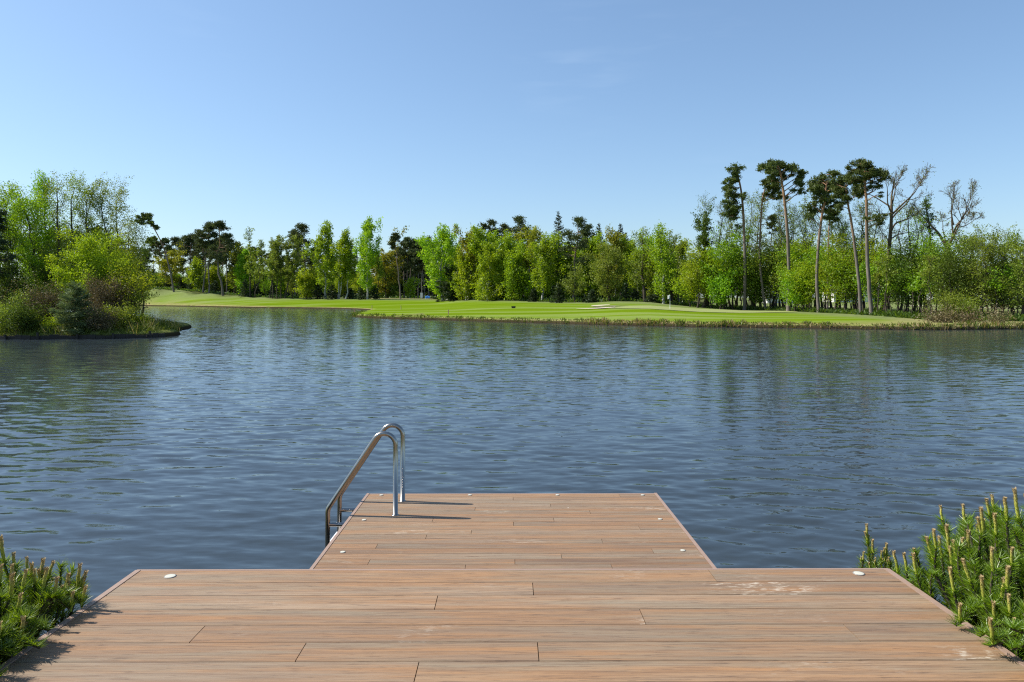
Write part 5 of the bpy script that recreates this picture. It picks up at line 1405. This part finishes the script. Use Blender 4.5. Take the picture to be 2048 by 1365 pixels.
def dome(center, rx, ry, h, n, seed_, cl=(.05, .13), low=-.1, zmin=-9):
    rg = np.random.default_rng(seed_); T_ = []
    for i in range(n):
        f = math.sqrt((i+.5)/n); a = i*2.39996+rg.normal(0, .25)
        e = (1-f**2.2); x_ = center[0]+rx*f*math.cos(a)*rg.uniform(.88, 1.1); y_ = center[1]+ry*f*math.sin(a)*rg.uniform(.88, 1.1)
        z_ = center[2]+low+(h-low)*max(e, 0)**.6+rg.normal(0, .05)
        if abs(x_) < (2.28 if y_ > 3.75 else 2.26 if y_ > 3.45 else 2.1)+.1*rg.uniform(): continue
        T_.append((x_, y_, max(z_, zmin), rg.uniform(*cl), int(rg.choice([0, 1, 2, 3, 4]))))
    return T_
def shoots(lst):   # tip of the tallest candle seen at a pixel, at depth Y, with its length
    T_ = []
    for px, py, Y, cl, nc in lst:
        q = at_depth(px, py, Y); T_.append((q[0], q[1], q[2]-cl, cl, nc))
    return T_
ZD = CAMZ-HD
Lc = (-2.95, 3.62, .45)
Lt = [t for t in dome((-2.74, 3.30, .82), .58, .90, .24, 150, 31, (.04, .12), .02) + dome((-2.40, 3.04, .86), .32, .42, .17, 60, 37, (.04, .1), 0) + dome((-2.8, 3.4, .72), .52, .8, .24, 60, 32, (.05, .1), -.1)]
Lt += shoots([(8, 1066, 3.75, .15, 4), (78, 1113, 3.8, .14, 3), (64, 1120, 3.85, .13, 2), (86, 1133, 3.7, .12, 3), (154, 1122, 3.85, .15, 4), (131, 1145, 3.85, .13, 3), (163, 1168, 3.8, .10, 3), (108, 1152, 3.7, .12, 2), (45, 1136, 3.6, .10, 2),
              (44, 1226, 3.35, .13, 2), (28, 1265, 3.25, .08, 2), (62, 1207, 3.45, .06, 1), (80, 1265, 3.3, .07, 1), (20, 1138, 3.5, .14, 2), (120, 1168, 3.8, .10, 2), (142, 1180, 3.75, .1, 2)])
mugo(Lc, Lt, 'dwarf mountain pine left of the deck with upright tan candles', 61)
Rc = (3.05, 3.95, .40)
Rt = dome((2.95, 3.75, .84), .74, .95, .42, 190, 33, (.05, .12), -.02) + dome((3.0, 3.75, .70), .62, .8, .36, 80, 36, (.05, .1), -.06)
Rt += shoots([(2037, 973, 3.75, .17, 4), (2013, 991, 3.8, .12, 3), (1967, 1010, 3.9, .16, 4), (1992, 1022, 3.85, .12, 3), (1960, 1040, 3.9, .08, 2), (1937, 1056, 3.9, .12, 3), (1897, 1046, 4.1, .15, 4), (1865, 1070, 4.2, .13, 4), (1883, 1070, 4.15, .12, 3), (1913, 1078, 4.0, .11, 3), (1930, 1072, 3.9, .1, 2),
              (1850, 1112, 4.3, .09, 3), (1795, 1100, 4.5, .13, 2), (1812, 1123, 4.45, .09, 4), (1830, 1130, 4.35, .08, 4), (1790, 1128, 4.5, .05, 2), (1845, 1140, 4.25, .09, 4), (1862, 1165, 4.1, .10, 3), (1825, 1142, 4.3, .06, 3),
              (1968, 1146, 3.55, .13, 3), (2004, 1150, 3.5, .11, 2), (1907, 1132, 3.85, .13, 1), (1920, 1200, 3.6, .11, 2), (1912, 1220, 3.6, .08, 1), (1985, 1090, 3.6, .12, 2), (2020, 1185, 3.4, .10, 2), (1985, 1230, 3.3, .12, 2), (2045, 1225, 3.2, .08, 2), (1940, 1115, 3.75, .12, 2)])
mugo(Rc, Rt, 'large dwarf mountain pine right of the deck, taller than the others', 62)
St = shoots([(1735, 1046, 4.95, .12, 4), (1745, 1075, 4.9, .09, 3), (1726, 1100, 4.9, .07, 3), (1773, 1082, 4.85, .10, 4), (1763, 1098, 4.85, .07, 3), (1752, 1112, 4.8, .05, 2), (1780, 1110, 4.8, .06, 3), (1740, 1122, 4.8, .05, 1)])
mugo((2.42, 4.98, .2), St, 'small dwarf mountain pine peeping up behind the right deck corner', 63, .05)
Qt = dome((2.50, 3.05, .86), .44, .44, .2, 70, 35, (.05, .11), 0)
mugo((2.66, 3.1, .42), Qt, 'low dwarf mountain pine overhanging the deck at the lower right corner', 64)
